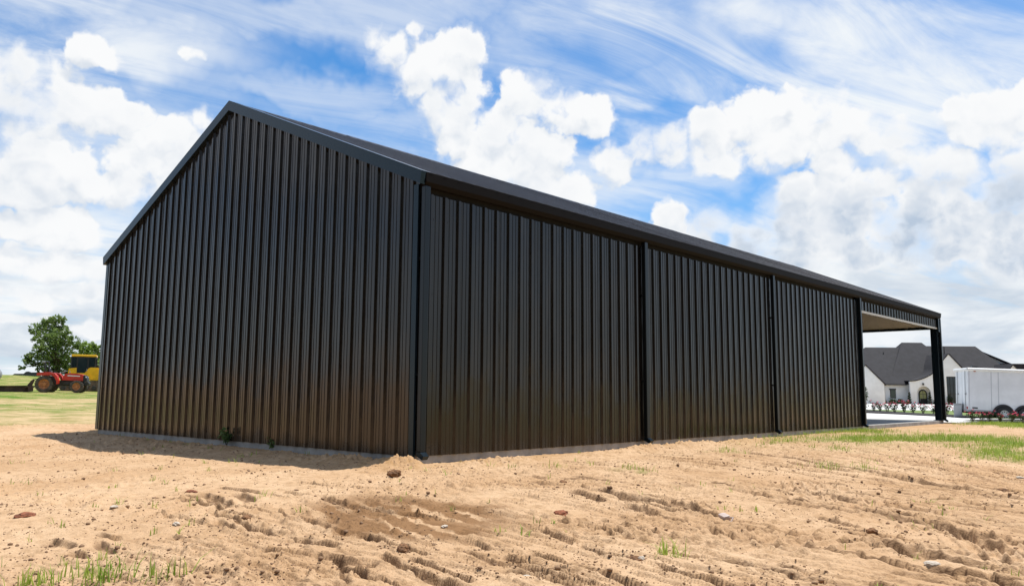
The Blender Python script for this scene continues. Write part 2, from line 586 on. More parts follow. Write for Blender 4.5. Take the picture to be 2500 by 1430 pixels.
for a in [
    (1300, 1166, 1440, 1176, .05, .035), (1310, 1180, 1365, 1192, .05, .04), (1400, 1165, 1520, 1180, .05, .035), (1392, 1203, 1475, 1222, .06, .05), (1440, 1198, 1500, 1212, .05, .04),
    (1420, 1190, 1640, 1250, .045, .04), (1480, 1205, 1700, 1247, .05, .05), (1515, 1232, 1660, 1268, .045, .045), (1560, 1208, 1760, 1262, .05, .045), (1650, 1240, 1760, 1262, .06, .05),
    (1298, 1294, 1400, 1320, .05, .05), (1400, 1320, 1465, 1328, .05, .04), (1420, 1335, 1475, 1352, .05, .05), (1460, 1345, 1560, 1362, .04, .04),
    (1295, 1355, 1400, 1380, .045, .05), (1400, 1380, 1500, 1400, .05, .05), (1480, 1400, 1560, 1430, .05, .05),
    (945, 1365, 1040, 1402, .05, .05), (1040, 1402, 1110, 1430, .05, .05), (1015, 1370, 1150, 1412, .05, .05), (1140, 1322, 1195, 1338, .05, .05),
    (1830, 1105, 2000, 1130, .06, .04), (2000, 1130, 2200, 1165, .07, .055), (2200, 1165, 2350, 1195, .09, .075), (2350, 1195, 2500, 1218, .06, .05),
    (1860, 1130, 1930, 1140, .05, .04), (1960, 1170, 2060, 1178, .05, .04), (2030, 1215, 2080, 1228, .07, .06), (1800, 1200, 1880, 1215, .05, .05),
    (2090, 1248, 2180, 1262, .06, .05), (2180, 1262, 2260, 1280, .07, .06), (2260, 1275, 2360, 1303, .10, .09), (2360, 1303, 2500, 1350, .11, .10), (2160, 1245, 2300, 1272, .05, .045),
    (2080, 1315, 2140, 1330, .08, .07), (2140, 1318, 2260, 1345, .12, .10), (2220, 1330, 2300, 1352, .14, .11), (2270, 1380, 2400, 1410, .08, .08), (2400, 1402, 2500, 1440, .09, .08),
    (2200, 1340, 2260, 1355, .12, .08), (2330, 1360, 2500, 1395, .07, .06), (2280, 1395, 2420, 1430, .06, .06), (2180, 1370, 2260, 1395, .06, .05), (2310, 1355, 2480, 1380, .05, .05),
    (1590, 1375, 1680, 1402, .05, .05), (1680, 1402, 1760, 1430, .05, .05), (1820, 1310, 1900, 1330, .04, .035), (1960, 1330, 2040, 1342, .05, .04), (1700, 1290, 1790, 1310, .045, .04),
    (1930, 1225, 2000, 1232, .05, .04), (1740, 1180, 1800, 1190, .05, .03), (1900, 1385, 1990, 1405, .05, .04), (2000, 1265, 2090, 1285, .05, .04),
    (500, 1207, 545, 1230, .06, .05), (590, 1206, 620, 1224, .06, .05), (115, 1318, 165, 1332, .07, .05), (180, 1344, 215, 1356, .05, .05), (235, 1322, 275, 1345, .06, .045),
    (250, 1300, 280, 1312, .05, .04), (525, 1270, 570, 1284, .06, .04), (415, 1308, 440, 1318, .05, .04), (830, 1375, 870, 1400, .05, .045), (860, 1395, 900, 1425, .05, .05), (850, 1435, 820, 1372, .04, .03),
]:
    rut(*a)
_g = np.random.default_rng(17)
while len(RUTS) < 260:
    x, y = _g.uniform(-.5, 9.5), _g.uniform(-4.6, 10.)
    if x < .9 and y > -.9 or fbm(np.array([x * .55]), np.array([y * .55]), 501, 2)[0] + .03 * (x - 3) < .47:
        continue
    a = R(_g.normal(6, 7) - 42 * ss(3, 10, y) - 14 * ss(5, 8, x))
    L = _g.uniform(.4, 1.9) * (1 + .06 * max(0, y + 2))
    RUTS.append((x, y, x + L * math.cos(a), y + L * math.sin(a), _g.uniform(.015, .028), _g.uniform(.03, .06)))
RUTS = np.array(RUTS)
CUT = {}
rng = np.random.default_rng(7)


def band(x, y, ax, ay, bx, by, half, pitch, amp, slant, seed):
    """a strip pressed by a tracked machine: broken ridges across the travel line"""
    L = math.hypot(bx - ax, by - ay)
    ux, uy = (bx - ax) / L, (by - ay) / L
    t = (x - ax) * ux + (y - ay) * uy
    n = -(x - ax) * uy + (y - ay) * ux
    wob = (fbm(x * 2.2, y * 2.2, seed, 3) - .5) * .25
    ph = (t + n * slant + wob) / pitch
    tri = np.abs((ph % 1.) - .5) * 2
    r = ss(.55, .95, tri) - .25
    m = ss(half, half * .55, np.abs(n)) * ss(-.3, .4, t) * ss(L + .3, L - .4, t)
    m = m * ss(.34, .6, fbm(x * 1.4 + 5, y * 1.4, seed + 9, 3))
    return amp * r * m


def detail_z(x, y):
    r = np.hypot(x - EYE[0], y - EYE[1])
    near = 1 - ss(18, 40, r)
    z = (fbm(x * .55, y * .55, 3, 3) - .5) * .07 * near
    z += (fbm(x * 2.4, y * 2.4, 11, 4) - .5) * .026 * near
    rough = ss(.42, .66, fbm(x * .5 + 3, y * .5 - 8, 21, 3))
    cl = np.maximum(0, fbm(x * 9, y * 9, 31, 4, .6) - .56)
    z += cl * (.03 + .13 * rough) * near
    z += (fbm(x * 24, y * 24, 41, 2) - .5) * .016 * near
    pit = np.maximum(0, fbm(x * 5.5 + 2, y * 5.5, 51, 3) - .6)
    z -= pit * .07 * near * (.3 + rough)
    # strips pressed by tracks
    z += band(x, y, -3.2, -5.2, 3.4, -3.6, .55, .30, .035, .35, 61)
    z += band(x, y, -1.9, -2.9, 3.0, -1.2, .60, .26, .030, -.9, 71)
    z += band(x, y, 1.2, 0.9, 7.2, 2.0, .5, .30, .030, -1.4, 81)
    z += band(x, y, 3.6, -2.6, 8.6, .6, .6, .28, .034, -1.2, 91)
    z += band(x, y, 4.2, 3.4, 9., -.4, .7, .34, .04, 2.2, 95)
    # cuts
    for x0, y0, x1, y1, w, dep in RUTS:
        sel = np.nonzero((x > min(x0, x1) - .5) & (x < max(x0, x1) + .5) & (y > min(y0, y1) - .5) & (y < max(y0, y1) + .5))[0]
        if not len(sel):
            continue
        xs, ys = x[sel], y[sel]
        L = math.hypot(x1 - x0, y1 - y0)
        ux, uy = (x1 - x0) / L, (y1 - y0) / L
        t = (xs - x0) * ux + (ys - y0) * uy
        n = -(xs - x0) * uy + (ys - y0) * ux + (fbm(xs * 3.5, ys * 3.5, 33, 3) - .5) * .16
        e = ss(-.08, .05, t) * ss(L + .08, L - .05, t)
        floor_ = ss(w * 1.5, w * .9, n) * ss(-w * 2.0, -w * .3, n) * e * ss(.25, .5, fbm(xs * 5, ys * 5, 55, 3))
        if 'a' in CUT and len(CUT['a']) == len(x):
            CUT['a'][sel] = np.maximum(CUT['a'][sel], floor_)  # cut floors: shade and bare soil share this darkening mask
        amp = .95 * dep * (.55 + .9 * fbm(xs * 3, ys * 3, 55, 3)) * e
        # steep bank on the far side, gentle fill on the near side, spoil thrown up behind
        z[sel] += amp * (-ss(w, w * .72, n) * ss(-w * 2.6, -w * .2, n) + .25 * ss(w * .8, w * 1.3, n) * ss(w * 4., w * 1.6, n) * (.2 + 1.6 * fbm(xs * 7, ys * 7, 77, 2)))
    # thin dragged streaks, all running the way the machine went
    def streak(th, seed):
        c, q = math.cos(th), math.sin(th)
        u, v = x * c + y * q, -x * q + y * c
        v = v + (fbm(x * .7, y * .7, seed + 40, 2) - .5) * .35
        return fbm(u * 1.5, v * 13, seed, 3, .55) * .62 + fbm(u * 5, v * 21, seed + 5, 2) * .38
    far = ss(3.5, 8, y)
    st = streak(R(4), 601) * (1 - far) + streak(R(-36), 611) * far
    msk = ss(.9, 2.8, x + .12 * y) * near * ss(.30, .52, fbm(x * .45 + 7, y * .45, 621, 3)) * ss(.25, .9, x + .0 * y)
    bank = ss(.535, .60, st)
    z += bank * msk * .027
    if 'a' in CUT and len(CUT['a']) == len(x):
        CUT['a'] = np.maximum(CUT['a'], msk * .5 * ss(.49, .535, st) * ss(.60, .545, st))  # streak flanks darkened: their shade goes into the colour
    # loose soil thrown against the slab
    g = fbm(x * 7, y * 7, 101, 4, .6)
    g2 = np.abs(fbm(x * 13, y * 13, 107, 3, .65) - .5) * 2.2

    def heap(cx, cy, sx, sy, h):
        q = ((x - cx) / sx) ** 2 + ((y - cy) / sy) ** 2
        return h * np.exp(-q) * (.2 + 1.2 * g + .55 * g2)
    z += heap(.10, -.30, .34, .26, .13) + heap(-.9, -.45, 1.0, .26, .10) + heap(.75, 1.0, .2, .9, .10) + heap(.80, 4.9, .26, 1.9, .11) + heap(.8, 7.2, .3, 1.3, .09)
    z += heap(.7, 9.6, .3, 1.0, .08) + heap(.8, 13.6, .4, 2.0, .06) + heap(-12.9, .8, .5, 1.2, .08) + heap(-4, -.75, 4., .35, .04) + heap(-9, -.7, 3., .3, .04)
    z += heap(-15.6, -.4, .5, 2.4, .10) + heap(1.6, 9.2, .6, 1.2, .05)
    return z


def ground_z(x, y):
    x, y = np.atleast_1d(np.asarray(x, float)), np.atleast_1d(np.asarray(y, float))
    z = base_z(x, y) + detail_z(x, y)
    inside = (x > -BW - .005) & (x < .012) & (y > -.012) & (y < BL + .1)
    # never above the slab
    return np.where(inside, np.minimum(z, -.07), z)


def gz(x, y):
    return float(ground_z(x, y)[0])


def drop(u, v, z0=-.3):
    """the point of the ground seen in direction u, v"""
    z = z0
    for _ in range(8):
        q = on_z(u, v, z)
        z = float(base_z(np.array(q[0]), np.array(q[1])))
    return np.array([q[0], q[1], gz(q[0], q[1])])


# grass patches: x, y, rx, ry, strength
def patch_list():
    L = []
    for u, v, ru, rv, s in [(2140, 1072, 190, 9, .95), (2350, 1072, 170, 9, 1.), (2480, 1085, 90, 14, 1.), (2440, 1108, 90, 13, 1.), (2360, 1094, 60, 6, .7), (2490, 1120, 60, 9, .9),
                            (2000, 1078, 120, 5, .6), (1930, 1084, 50, 4, .6), (2060, 1050, 60, 6, .95), (2130, 1054, 70, 5, .8), (1990, 1058, 60, 4, .5), (1790, 1106, 40, 4, .35), (1730, 1103, 30, 4, .3),
                            (2040, 1099, 30, 4, .55), (2070, 1102, 25, 3, .4), (2440, 1034, 90, 4, 1.), (2500, 1040, 60, 4, 1.), (1570, 1158, 22, 5, .6), (1365, 1145, 14, 5, .5), (1530, 1150, 60, 5, .25),
                            (230, 1397, 60, 14, .42), (325, 1388, 26, 10, .36), (380, 1424, 28, 8, .36), (90, 1428, 40, 8, .34), (245, 1425, 34, 8, .36), (1650, 1357, 18, 5, .40), (2150, 1070, 340, 22, .3), (2020, 1140, 40, 6, .35), (2110, 1145, 30, 4, .3)]:
        p, q, r = drop(u, v), drop(u + ru, v), drop(u, v - rv)
        L.append((p, q - p, r - p, s))
    return L


PATCHES = patch_list()


def patch_w(x, y):
    g = np.zeros_like(x)
    for p, a, b, s in PATCHES:
        det = a[0] * b[1] - a[1] * b[0]
        dx, dy = x - p[0], y - p[1]
        m, n = (dx * b[1] - dy * b[0]) / det, (-dx * a[1] + dy * a[0]) / det
        g = np.maximum(g, s * ss(1.25, .25, np.hypot(m, n)))
    return g


def field_w(x, y):
    """dry grass field towards the trees: straw, green"""
    wob = (fbm(x * .25, y * .25, 201, 4) - .5) * 5
    d = -x - 15.2 + wob * .5 - .05 * (y - 2)
    straw = ss(0, 2.2, d) * (1 - ss(40, 60, y))
    n = fbm(x * .22 + 9, y * .22, 211, 4)
    n2 = fbm(x * .9, y * .9, 216, 3)
    green = ss(37, 42, -x + wob - .35 * y + 2) + .8 * ss(.46, .62, n * .6 + n2 * .4) * ss(.2, .9, straw)
    far = ss(-16, -5, y)
    return straw * far, np.clip(green, 0, 1)


def build_ground():
    C = EYE[:2]
    hd = YAW
    # angles: fine across what the lens sees, coarse behind
    fine = np.linspace(-R(38), R(38), 1250)
    coarse = np.linspace(R(38), 2 * math.pi - R(38), 92)[1:-1]
    ang = np.concatenate([fine, coarse])
    rad = [0.6]
    while rad[-1] < 4200:
        r = rad[-1]
        k = .10 if r < 5.2 else .0029 if r < 17 else .0045 if r < 30 else .012 if r < 80 else .03 if r < 200 else .12
        rad.append(r * (1 + k))
    rad = np.array(rad)
    A, Rr = np.meshgrid(ang, rad)
    x = C[0] + Rr * np.sin(hd + A)
    y = C[1] + Rr * np.cos(hd + A)
    n, m = x.shape
    xf, yf = x.ravel(), y.ravel()
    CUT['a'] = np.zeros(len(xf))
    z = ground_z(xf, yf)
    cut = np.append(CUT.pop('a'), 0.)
    V = np.stack([xf, yf, z], 1)
    V = np.vstack([V, [[C[0], C[1], gz(C[0], C[1])]]])
    i = np.arange(n - 1)[:, None] * m
    j = np.arange(m)[None, :]
    j2 = (j + 1) % m
    F = np.stack([i + j, i + m + j, i + m + j2, i + j2], -1).reshape(-1, 4)
    c = n * m
    cap = np.stack([np.full(m // 2, c), np.arange(0, m - 1, 2), np.arange(1, m, 2), np.arange(2, m + 1, 2) % m], 1)
    me = np_mesh('ground', V, np.vstack([F, cap]))
    straw, green = field_w(V[:, 0], V[:, 1])
    green = np.maximum(green * straw, patch_w(V[:, 0], V[:, 1]) * .75)
    straw = np.maximum(straw, ss(8.4, 10., V[:, 0] + (fbm(V[:, 0] * .6, V[:, 1] * .6, 351, 3) - .5) * 2) * ss(-8, 2, V[:, 1]))
    green = np.maximum(green, .35 * ss(8.6, 10.5, V[:, 0] + (fbm(V[:, 0] * .6, V[:, 1] * .6, 351, 3) - .5) * 2) * ss(-8, 2, V[:, 1]))
    green = np.maximum(green, .25 * ss(58, 66, V[:, 1]) * (1 - ss(.1, 1, straw)))
    # damp hollow
    p, a, b = drop(985, 1255), drop(1260, 1262), drop(985, 1210)
    a, b = a - p, b - p
    det = a[0] * b[1] - a[1] * b[0]
    dx, dy = V[:, 0] - p[0], V[:, 1] - p[1]
    mm, nn = (dx * b[1] - dy * b[0]) / det, (-dx * a[1] + dy * a[0]) / det
    q = np.hypot(mm, nn) + (fbm(V[:, 0] * 1.6, V[:, 1] * 1.6, 301, 4) - .5) * .7
    wet = ss(1.12, .72, q)
    # dry crust caught on the ridges
    ph = (V[:, 1] + .16 * V[:, 0] + (fbm(V[:, 0] * 1.3, V[:, 1] * 1.3, 311, 3) - .5) * .35) / .30
    ridge = ss(.56, .76, np.abs((ph % 1) - .5) * 2 + (fbm(V[:, 0] * 11, V[:, 1] * 11, 321, 3) - .5) * .5)
    ridge *= ss(.34, .50, fbm(V[:, 0] * 1.1 + 4, V[:, 1] * 2.4, 331, 3)) * ss(-.5, .2, -nn + .25)
    wet = wet * (1 - ridge)
    dx = np.maximum(np.maximum(-BW - V[:, 0], V[:, 0]), 0)
    dy = np.maximum(np.maximum(-V[:, 1], V[:, 1] - BL), 0)
    loose = ss(1.5, .3, np.hypot(dx, dy) + (fbm(V[:, 0] * 2, V[:, 1] * 2, 341, 3) - .5) * 1.1)
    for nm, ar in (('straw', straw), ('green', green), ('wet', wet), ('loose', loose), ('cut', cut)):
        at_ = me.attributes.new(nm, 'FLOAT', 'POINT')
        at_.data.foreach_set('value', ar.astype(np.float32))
    me.polygons.foreach_set('use_smooth', [True] * len(me.polygons))
    mt = bpy.data.materials.new('sandy_ground')
    mt.use_nodes = True
    nt = mt.node_tree
    k = G(nt)
    bs = nt.nodes['Principled BSDF']
    bs.inputs['Roughness'].default_value = .95
    bs.inputs['Specular IOR Level'].default_value = .15

    def attr(nm):
        a_ = nt.nodes.new('ShaderNodeAttribute')
        a_.attribute_name = nm
        return a_.outputs['Fac']
    tc = nt.nodes.new('ShaderNodeTexCoord')
    o = tc.outputs['Object']
    f1 = k.step(k.noise(o, .55, 5, .6), .35, .68)
    f2 = k.step(k.noise(o, 7., 6, .65), .42, .7)
    f3 = k.step(k.noise(o, 70., 3, .6), .52, .66)
    c = k.mix(f1, SAND_A, SAND_B)
    c = k.mix(k.m('MULTIPLY', f2, .5), c, SAND_C)
    c = k.mix(k.m('MULTIPLY', f3, .38), c, (.20, .115, .058))
    c = k.mix(k.m('MULTIPLY', attr('loose'), k.m('ADD', .25, k.m('MULTIPLY', f2, .5))), c, (.40, .235, .10))
    c = k.mix(k.m('MULTIPLY', attr('wet'), .92), c, k.mix(f2, (.235, .125, .055), (.17, .088, .038)))
    c = k.mix(k.m('MULTIPLY', attr('cut'), .8), c, (.15, .085, .045))  # shade of cuts and streaks painted in, along with darker exposed soil
    sn = k.step(k.noise(o, .9, 8, .75), .38, .6)
    c = k.mix(k.m('MULTIPLY', attr('straw'), .8), c, k.mix(sn, (.22, .21, .06), (.50, .37, .20)))
    gn = k.step(k.noise(o, .7, 8, .72), .38, .62)
    gf = k.m('MULTIPLY', attr('green'), k.m('ADD', .34, k.m('MULTIPLY', gn, .75)), clamp=True)
    c = k.mix(gf, c, k.mix(gn, (.20, .235, .045), (.085, .165, .014)))
    k.put(bs.inputs['Base Color'], c)
    bn = nt.nodes.new('ShaderNodeBump')
    bn.inputs['Strength'].default_value = .8
    bn.inputs['Distance'].default_value = .016
    k.put(bn.inputs['Height'], k.m('ADD', k.noise(o, 55., 5, .65), k.m('MULTIPLY', k.noise(o, 18., 3, .6), 1.2)))
    nt.links.new(bn.outputs[0], bs.inputs['Normal'])
    return tag(link('ground', me, mt), kind='structure')


SAND_A = (.590, .402, .245)
SAND_B = (.485, .306, .170)
SAND_C = (.30, .175, .082)
build_ground()

# ------------------------------------------------------------------ the barn
EAVE, RIDGE = 4.34, 7.01
HALF = BW / 2
SL = (RIDGE - EAVE) / (HALF + .13)     # roof slope


def roof_z(x):
    return RIDGE - SL * abs(x + HALF)


PITCHR = .3048


def rib_profile(L, start=.0):
    """stations along a ribbed sheet: (distance, standing out)"""
    out = [(0., 0.)]
    s = start + PITCHR / 2
    while s < L + .2:
        for a, b in ((-.056, 0), (-.026, .036), (.026, .036), (.056, 0), (.094, 0), (.101, .007), (.121, .007), (.128, 0), (.177, 0), (.184, .007), (.204, .007), (.211, 0)):
            if .001 < s + a < L - .001:
                out.append((s + a, b))
        s += PITCHR
    out.append((L, 0.))
    gg = np.random.default_rng(int(L * 100))
    tl = gg.normal(0, .010, 80)
    sh = PITCHR * 3
    out = [(a, b + tl[int(a // sh)] * (a - (int(a // sh) + .5) * sh) * (a > .05) * (a < L - .05)) for a, b in out]
    return out


def ribbed(mb, o, d, n, L, zb, zt, start=0., extra=(), screws=True, rows=(.12, 1.3, 2.5, 3.7, 4.9, 6.1)):
    """upright ribbed sheet from point o along d, ribs towards n, from height zb to zt(s)"""
    o, d, n = Vector(o), Vector(d), Vector(n)
    pr = rib_profile(L, start)
    for e in extra:
        pr.append((e, np.interp(e, [a for a, b in pr], [b for a, b in pr])))
    pr.sort()
    vs, fs = [], []
    for s, h in pr:
        p = o + d * s + n * h
        vs += [(p.x, p.y, zb), (p.x, p.y, zt(s))]
    for i in range(len(pr) - 1):
        fs.append((2 * i, 2 * i + 2, 2 * i + 3, 2 * i + 1))
    mb.add(vs, fs)
    if screws:
        s = start + PITCHR / 2 + .066
        while s < L - .05:
            for z in rows:
                z = z + zb
                if z < zt(s) - .1:
                    p = o + d * s
                    q = .011
                    a = p + d * -q
                    b = p + d * q + n * .010
                    mb.box(min(a.x, b.x), max(a.x, b.x), min(a.y, b.y), max(a.y, b.y), z - q, z + q)
            s += PITCHR
    return mb


def build_barn():
    t = thing('metal_barn', 'long dark bronze metal barn with ribbed walls, gable end and open porch bay', 'barn', (0, 0, 0))
    # slab
    s = MB()
    s.bbox(-BW, 0, 0, BL + .1, -.45, 0, .012)
    s.build('foundation_slab', M_CONC, t)
    # gable wall
    m = MB()
    ribbed(m, (0, -.012, 0), (-1, 0, 0), (0, -1, 0), BW, -.012, lambda q: roof_z(-q) - .03, 0, extra=(HALF,))
    m.build('gable_wall', M_WALL, t)
    # side wall bays
    bays = [(.0, 6.16), (6.16, 12.41), (12.41, 18.97)]
    for a, b in bays:
        m = MB()
        ribbed(m, (.012, a, 0), (0, 1, 0), (1, 0, 0), b - a, -.012, lambda q: 4.075, .06)
        m.build('wall_panel', M_WALL, t)
    # header over the open bay
    m = MB()
    ribbed(m, (.012, 18.97, 0), (0, 1, 0), (1, 0, 0), BL - 18.97, 3.78, lambda q: 4.09, .0, screws=False)
    m.build('header_panel', M_WALL, t)
    m = MB()
    m.box(.0, .055, 19.03, BL - .02, 3.715, 3.778)
    m.build('header_trim', M_JTRIM, t)
    m = MB()
    m.box(-.22, -.004, 19.1, BL - .1, 3.76, 4.2)
    m.build('header_beam', mat('eave_shade_black', (.006, .005, .005), .9), t)  # near-black: shade of the gap under the gutter put into the colour
    # back wall of the closed part and the far long wall
    m = MB()
    m.prism([(-BW + .1, .0), (-.02, .0), (-.02, 4.2), (-HALF, RIDGE - .1), (-BW + .1, 4.2)], 18.80, 18.94)
    m.build('porch_wall', M_WALL, t)
    m = MB()
    ribbed(m, (-BW - .012, BL, 0), (0, -1, 0), (-1, 0, 0), BL, -.012, lambda q: 4.30, 0, screws=False)
    m.build('wall_panel', M_WALL, t)
    # end gable over the porch: pale lining inside, dark sheet outside
    m = MB()
    x = -BW + .1
    while x < -.05:
        e = min(x + .605, -.03)
        m.prism([(x, 3.82), (e, 3.82), (e, roof_z(e) - .06), (x, roof_z(x) - .06)], BL - .13, BL - .10)
        x += .61
    m.build('gable_lining', M_LINER, t)
    m = MB()
    ribbed(m, (0, BL + .012, 0), (-1, 0, 0), (0, 1, 0), BW, 3.80, lambda q: roof_z(-q) - .03, 0, extra=(HALF,), screws=False)
    m.build('gable_wall', M_WALL, t)
    m = MB()
    m.box(-BW, -.02, BL - .17, BL - .0, 3.72, 3.815)
    m.build('header_trim', M_TRIM, t)
    # roof sheets
    for sgn, nm in ((1, 'roof'), (-1, 'roof')):
        m = MB()
        pr = rib_profile(BL + .14, .0)
        L = math.hypot(HALF + .14, SL * (HALF + .14))
        nx, nz = SL / math.hypot(1, SL), 1 / math.hypot(1, SL)
        vs, fs = [], []
        for q, h in pr:
            for w in (0, 1):
                x = (HALF + .14) * w
                z = RIDGE - SL * x
                vs.append((-HALF + sgn * (x + nx * h), -.07 + q, z + nz * h))
        for i in range(len(pr) - 1):
            fs.append((2 * i, 2 * i + 1, 2 * i + 3, 2 * i + 2))
        m.add(vs, fs)
        # underside
        m.prism([(-HALF, RIDGE - .02), (-HALF + sgn * (HALF + .10), RIDGE - .02 - SL * (HALF + .10)), (-HALF + sgn * (HALF + .10), RIDGE - .05 - SL * (HALF + .10)), (-HALF, RIDGE - .05)], .0, BL + .05)
        m.build(nm, M_ROOF, t)
    m = MB()
    y = -.09
    while y < BL:
        e = min(y + 3.05, BL + .09)
        up = .045 + (.006 if int(round(y / 3.0)) % 2 else 0)
        m.prism([(-HALF - .2, RIDGE - SL * .2 + up - .02), (-HALF, RIDGE + up), (-HALF + .2, RIDGE - SL * .2 + up - .02), (-HALF + .2, RIDGE - SL * .2 + up - .03), (-HALF, RIDGE + up - .01), (-HALF - .2, RIDGE - SL * .2 + up - .03)], y, e + .002)
        y += 3.0
    m.build('ridge_cap', M_ROOF, t)
    # rake trim on both gables
    for y0, y1 in ((-.115, -.016), (BL + .016, BL + .11)):
        for sgn in (1, -1):
            m = MB()
            e = HALF + .145
            for a0, a1, tt, bb in ((y0, y1, .035, -.150),):
                m.prism([(-HALF, RIDGE + tt), (-HALF + sgn * e, RIDGE - SL * e + tt), (-HALF + sgn * (e - .03), RIDGE - SL * e + bb), (-HALF, RIDGE + bb - .012)], a0, a1)
            m.prism([(-HALF, RIDGE + .052), (-HALF + sgn * e, RIDGE - SL * e + .052), (-HALF + sgn * e, RIDGE - SL * e + .037), (-HALF, RIDGE + .037)], min(y0, y1) if y0 < 0 else y0 - .1, y1 + (.13 if y0 < 0 else 0))
            m.build('rake_trim', M_TRIM, t)
    # gutters
    for sgn in (1, -1):
        m = MB()
        sec = [(.048, 4.160), (.096, 4.160), (.150, 4.225), (.150, 4.378), (.138, 4.388), (.048, 4.384)]
        if sgn < 0:
            sec = [(-BW - a, b) for a, b in sec]
        m.prism(sec, -.012, BL + .012)
        m.build('gutter', mat('bronze_gutter_paint', (.008, .0062, .005), .6, spec=.08), t)
        g = MB()
        if sgn > 0:
            g.box(-.10, -.03, 0.02, BL - .02, 3.95, 4.30)
            g.build('eave_shade_strip', mat('eave_shade_black', (.006, .005, .005), .9), t)  # box backing the gap under the gutter, its shade painted near-black
    # corner trims
    m = MB()
    m.box(-.10, .012, -.052, -.013, -.012, 4.2)
    m.build('corner_trim', M_TRIM, t)
    m = MB()
    m.box(-BW - .05, -BW + .09, -.054, -.013, -.012, 4.25)
    m.build('corner_trim', M_TRIM, t)
    m = MB()
    m.box(-.10, .049, 18.93, 19.10, -.012, 4.14)
    m.build('corner_trim', M_TRIM, t)
    # downspouts
    for y in (.035, 6.23, 12.47, 19.02, BL - .06):
        m = MB()
        m.bbox(.048, .142, y - .056, y + .056, .06, 4.16, .012)
        m.box(.012, .052, y - .05, y + .05, 1.2, 1.24)
        m.box(.012, .052, y - .05, y + .05, 3.0, 3.04)
        d = m.build('downspout', M_SPOUT, t)
        k = MB()
        k.prism([(.048, .058), (.142, .058), (.222, .0), (.182, -.055), (.048, .01)], y - .057, y + .057)
        k.build('outlet', M_TRIM, d)
    # porch posts
    for x in (-.085, -BW + .16):
        m = MB()
        m.bbox(x - .13, x + .13, BL - .30, BL - .04, .0, 3.74, .01)
        p = m.build('post', M_TRIM, t)
        k = MB()
        k.box(x - .18, x + .18, BL - .35, BL + .01, .0, .02)
        k.build('base_plate', M_TRIM, p)
    m = MB()
    m.box(.048, .12, BL - .30, BL + .03, 3.60, 4.155)
    m.build('corner_trim', M_TRIM, t)


build_barn()


# ------------------------------------------------------------------ paving, lawn and beds beyond the porch
def sheet(name, pts, z, thick, m, parent=None):
    s = MB()
    s.prism([(p[0], p[1]) for p in pts], z - thick, z, 'z')
    return s.build(name, m, parent)


M_WHITE_CONC = mat('pale_driveway_concrete', (.62, .61, .58), .8, var=.08, vscale=.6, bump=.1)
tag(sheet('driveway', [(-44, 28.46), (.45, 28.46), (.62, 30.6), (2.6, 35.6), (9, 38), (9, 60), (3, 45.), (-1.3, 37.2), (-4.4, 40.6), (-8.5, 44.4), (-20, 57), (-44, 75)], -.07, .2, M_WHITE_CONC), kind='structure')
tag(sheet('mulch_bed', [(-16, 60.), (-12.75, 56.31), (-6.16, 46.27), (-2.15, 41.6), (-.2, 36.8), (-1.2, 36.9), (-4.4, 40.4), (-9.0, 45.6), (-16, 53.)], -.03, .2, mat('black_mulch', (.018, .014, .011), .95, var=.4, vscale=9, bump=.6)), kind='structure')
tag(sheet('mulch_bed', [(.05, 31.2), (.1, 34.5), (1.2, 36.), (3.2, 37.2), (4.6, 35.2), (3.2, 31.6), (1.7, 30.6)], -.05, .2, MATS['black_mulch']), kind='structure')
M_LAWN = mat('lawn_turf', (.10, .16, .03), .9, col2=(.17, .22, .055), vscale=1.2, bump=.5, bscale=25)
tag(sheet('lawn', [(-44, 90), (-16, 60.02), (-12.73, 56.33), (-6.14, 46.29), (-2.13, 41.63), (-.18, 36.85), (.6, 37.1), (3., 45.2), (2, 56), (-8, 64), (-30, 88)], -.045, .2, M_LAWN), kind='structure')
tag(sheet('forecourt', [(-40, 84), (-13.2, 57.5), (-3, 60), (10, 80), (12, 112), (-20, 116), (-46, 112)], -.038, .2, M_WHITE_CONC), kind='structure')

# ------------------------------------------------------------------ foliage helpers
PHI = -R(29.3)
RZL = -(YAW + PHI)     # square to the line of sight towards the field
RZ = -YAW    # heading of things that stand square to the lens


def leaf_cloud(name, centers, size, m, parent=None, seed=1, flat=.5):
    """many small leaf quads, each turned its own way"""
    g = np.random.default_rng(seed)
    c = np.asarray(centers, float)
    n = len(c)
    a = g.normal(size=(n, 3))
    a[:, 2] *= flat
    a /= np.linalg.norm(a, axis=1)[:, None]
    b = np.cross(a, g.normal(size=(n, 3)))
    b /= np.linalg.norm(b, axis=1)[:, None]
    s = size * g.uniform(.6, 1.35, n)[:, None]
    V = np.stack([c - a * s, c + b * s * .5, c + a * s, c - b * s * .5], 1).reshape(-1, 3)
    F = np.arange(4 * n).reshape(n, 4)
    me = np_mesh(name, V, F)
    return link(name, me, m, parent)


def foliage(name, dark, light, vscale):
    m = bpy.data.materials.new(name)
    m.use_nodes = True
    nt = m.node_tree
    k = G(nt)
    b = nt.nodes['Principled BSDF']
    b.inputs['Roughness'].default_value = .6
    b.inputs['Specular IOR Level'].default_value = .3
    tc = nt.nodes.new('ShaderNodeTexCoord')
    f = k.step(k.noise(tc.outputs['Object'], vscale, 5, .7), .32, .68)
    c = k.mix(f, dark, light)
    k.put(b.inputs['Base Color'], c)
    tr = nt.nodes.new('ShaderNodeBsdfTranslucent')
    k.put(tr.inputs[0], c)
    mx = nt.nodes.new('ShaderNodeMixShader')
    mx.inputs[0].default_value = .42
    nt.links.new(b.outputs[0], mx.inputs[1])
    nt.links.new(tr.outputs[0], mx.inputs[2])
    nt.links.new(mx.outputs[0], nt.nodes['Material Output'].inputs[0])
    MATS[name] = m
    return m


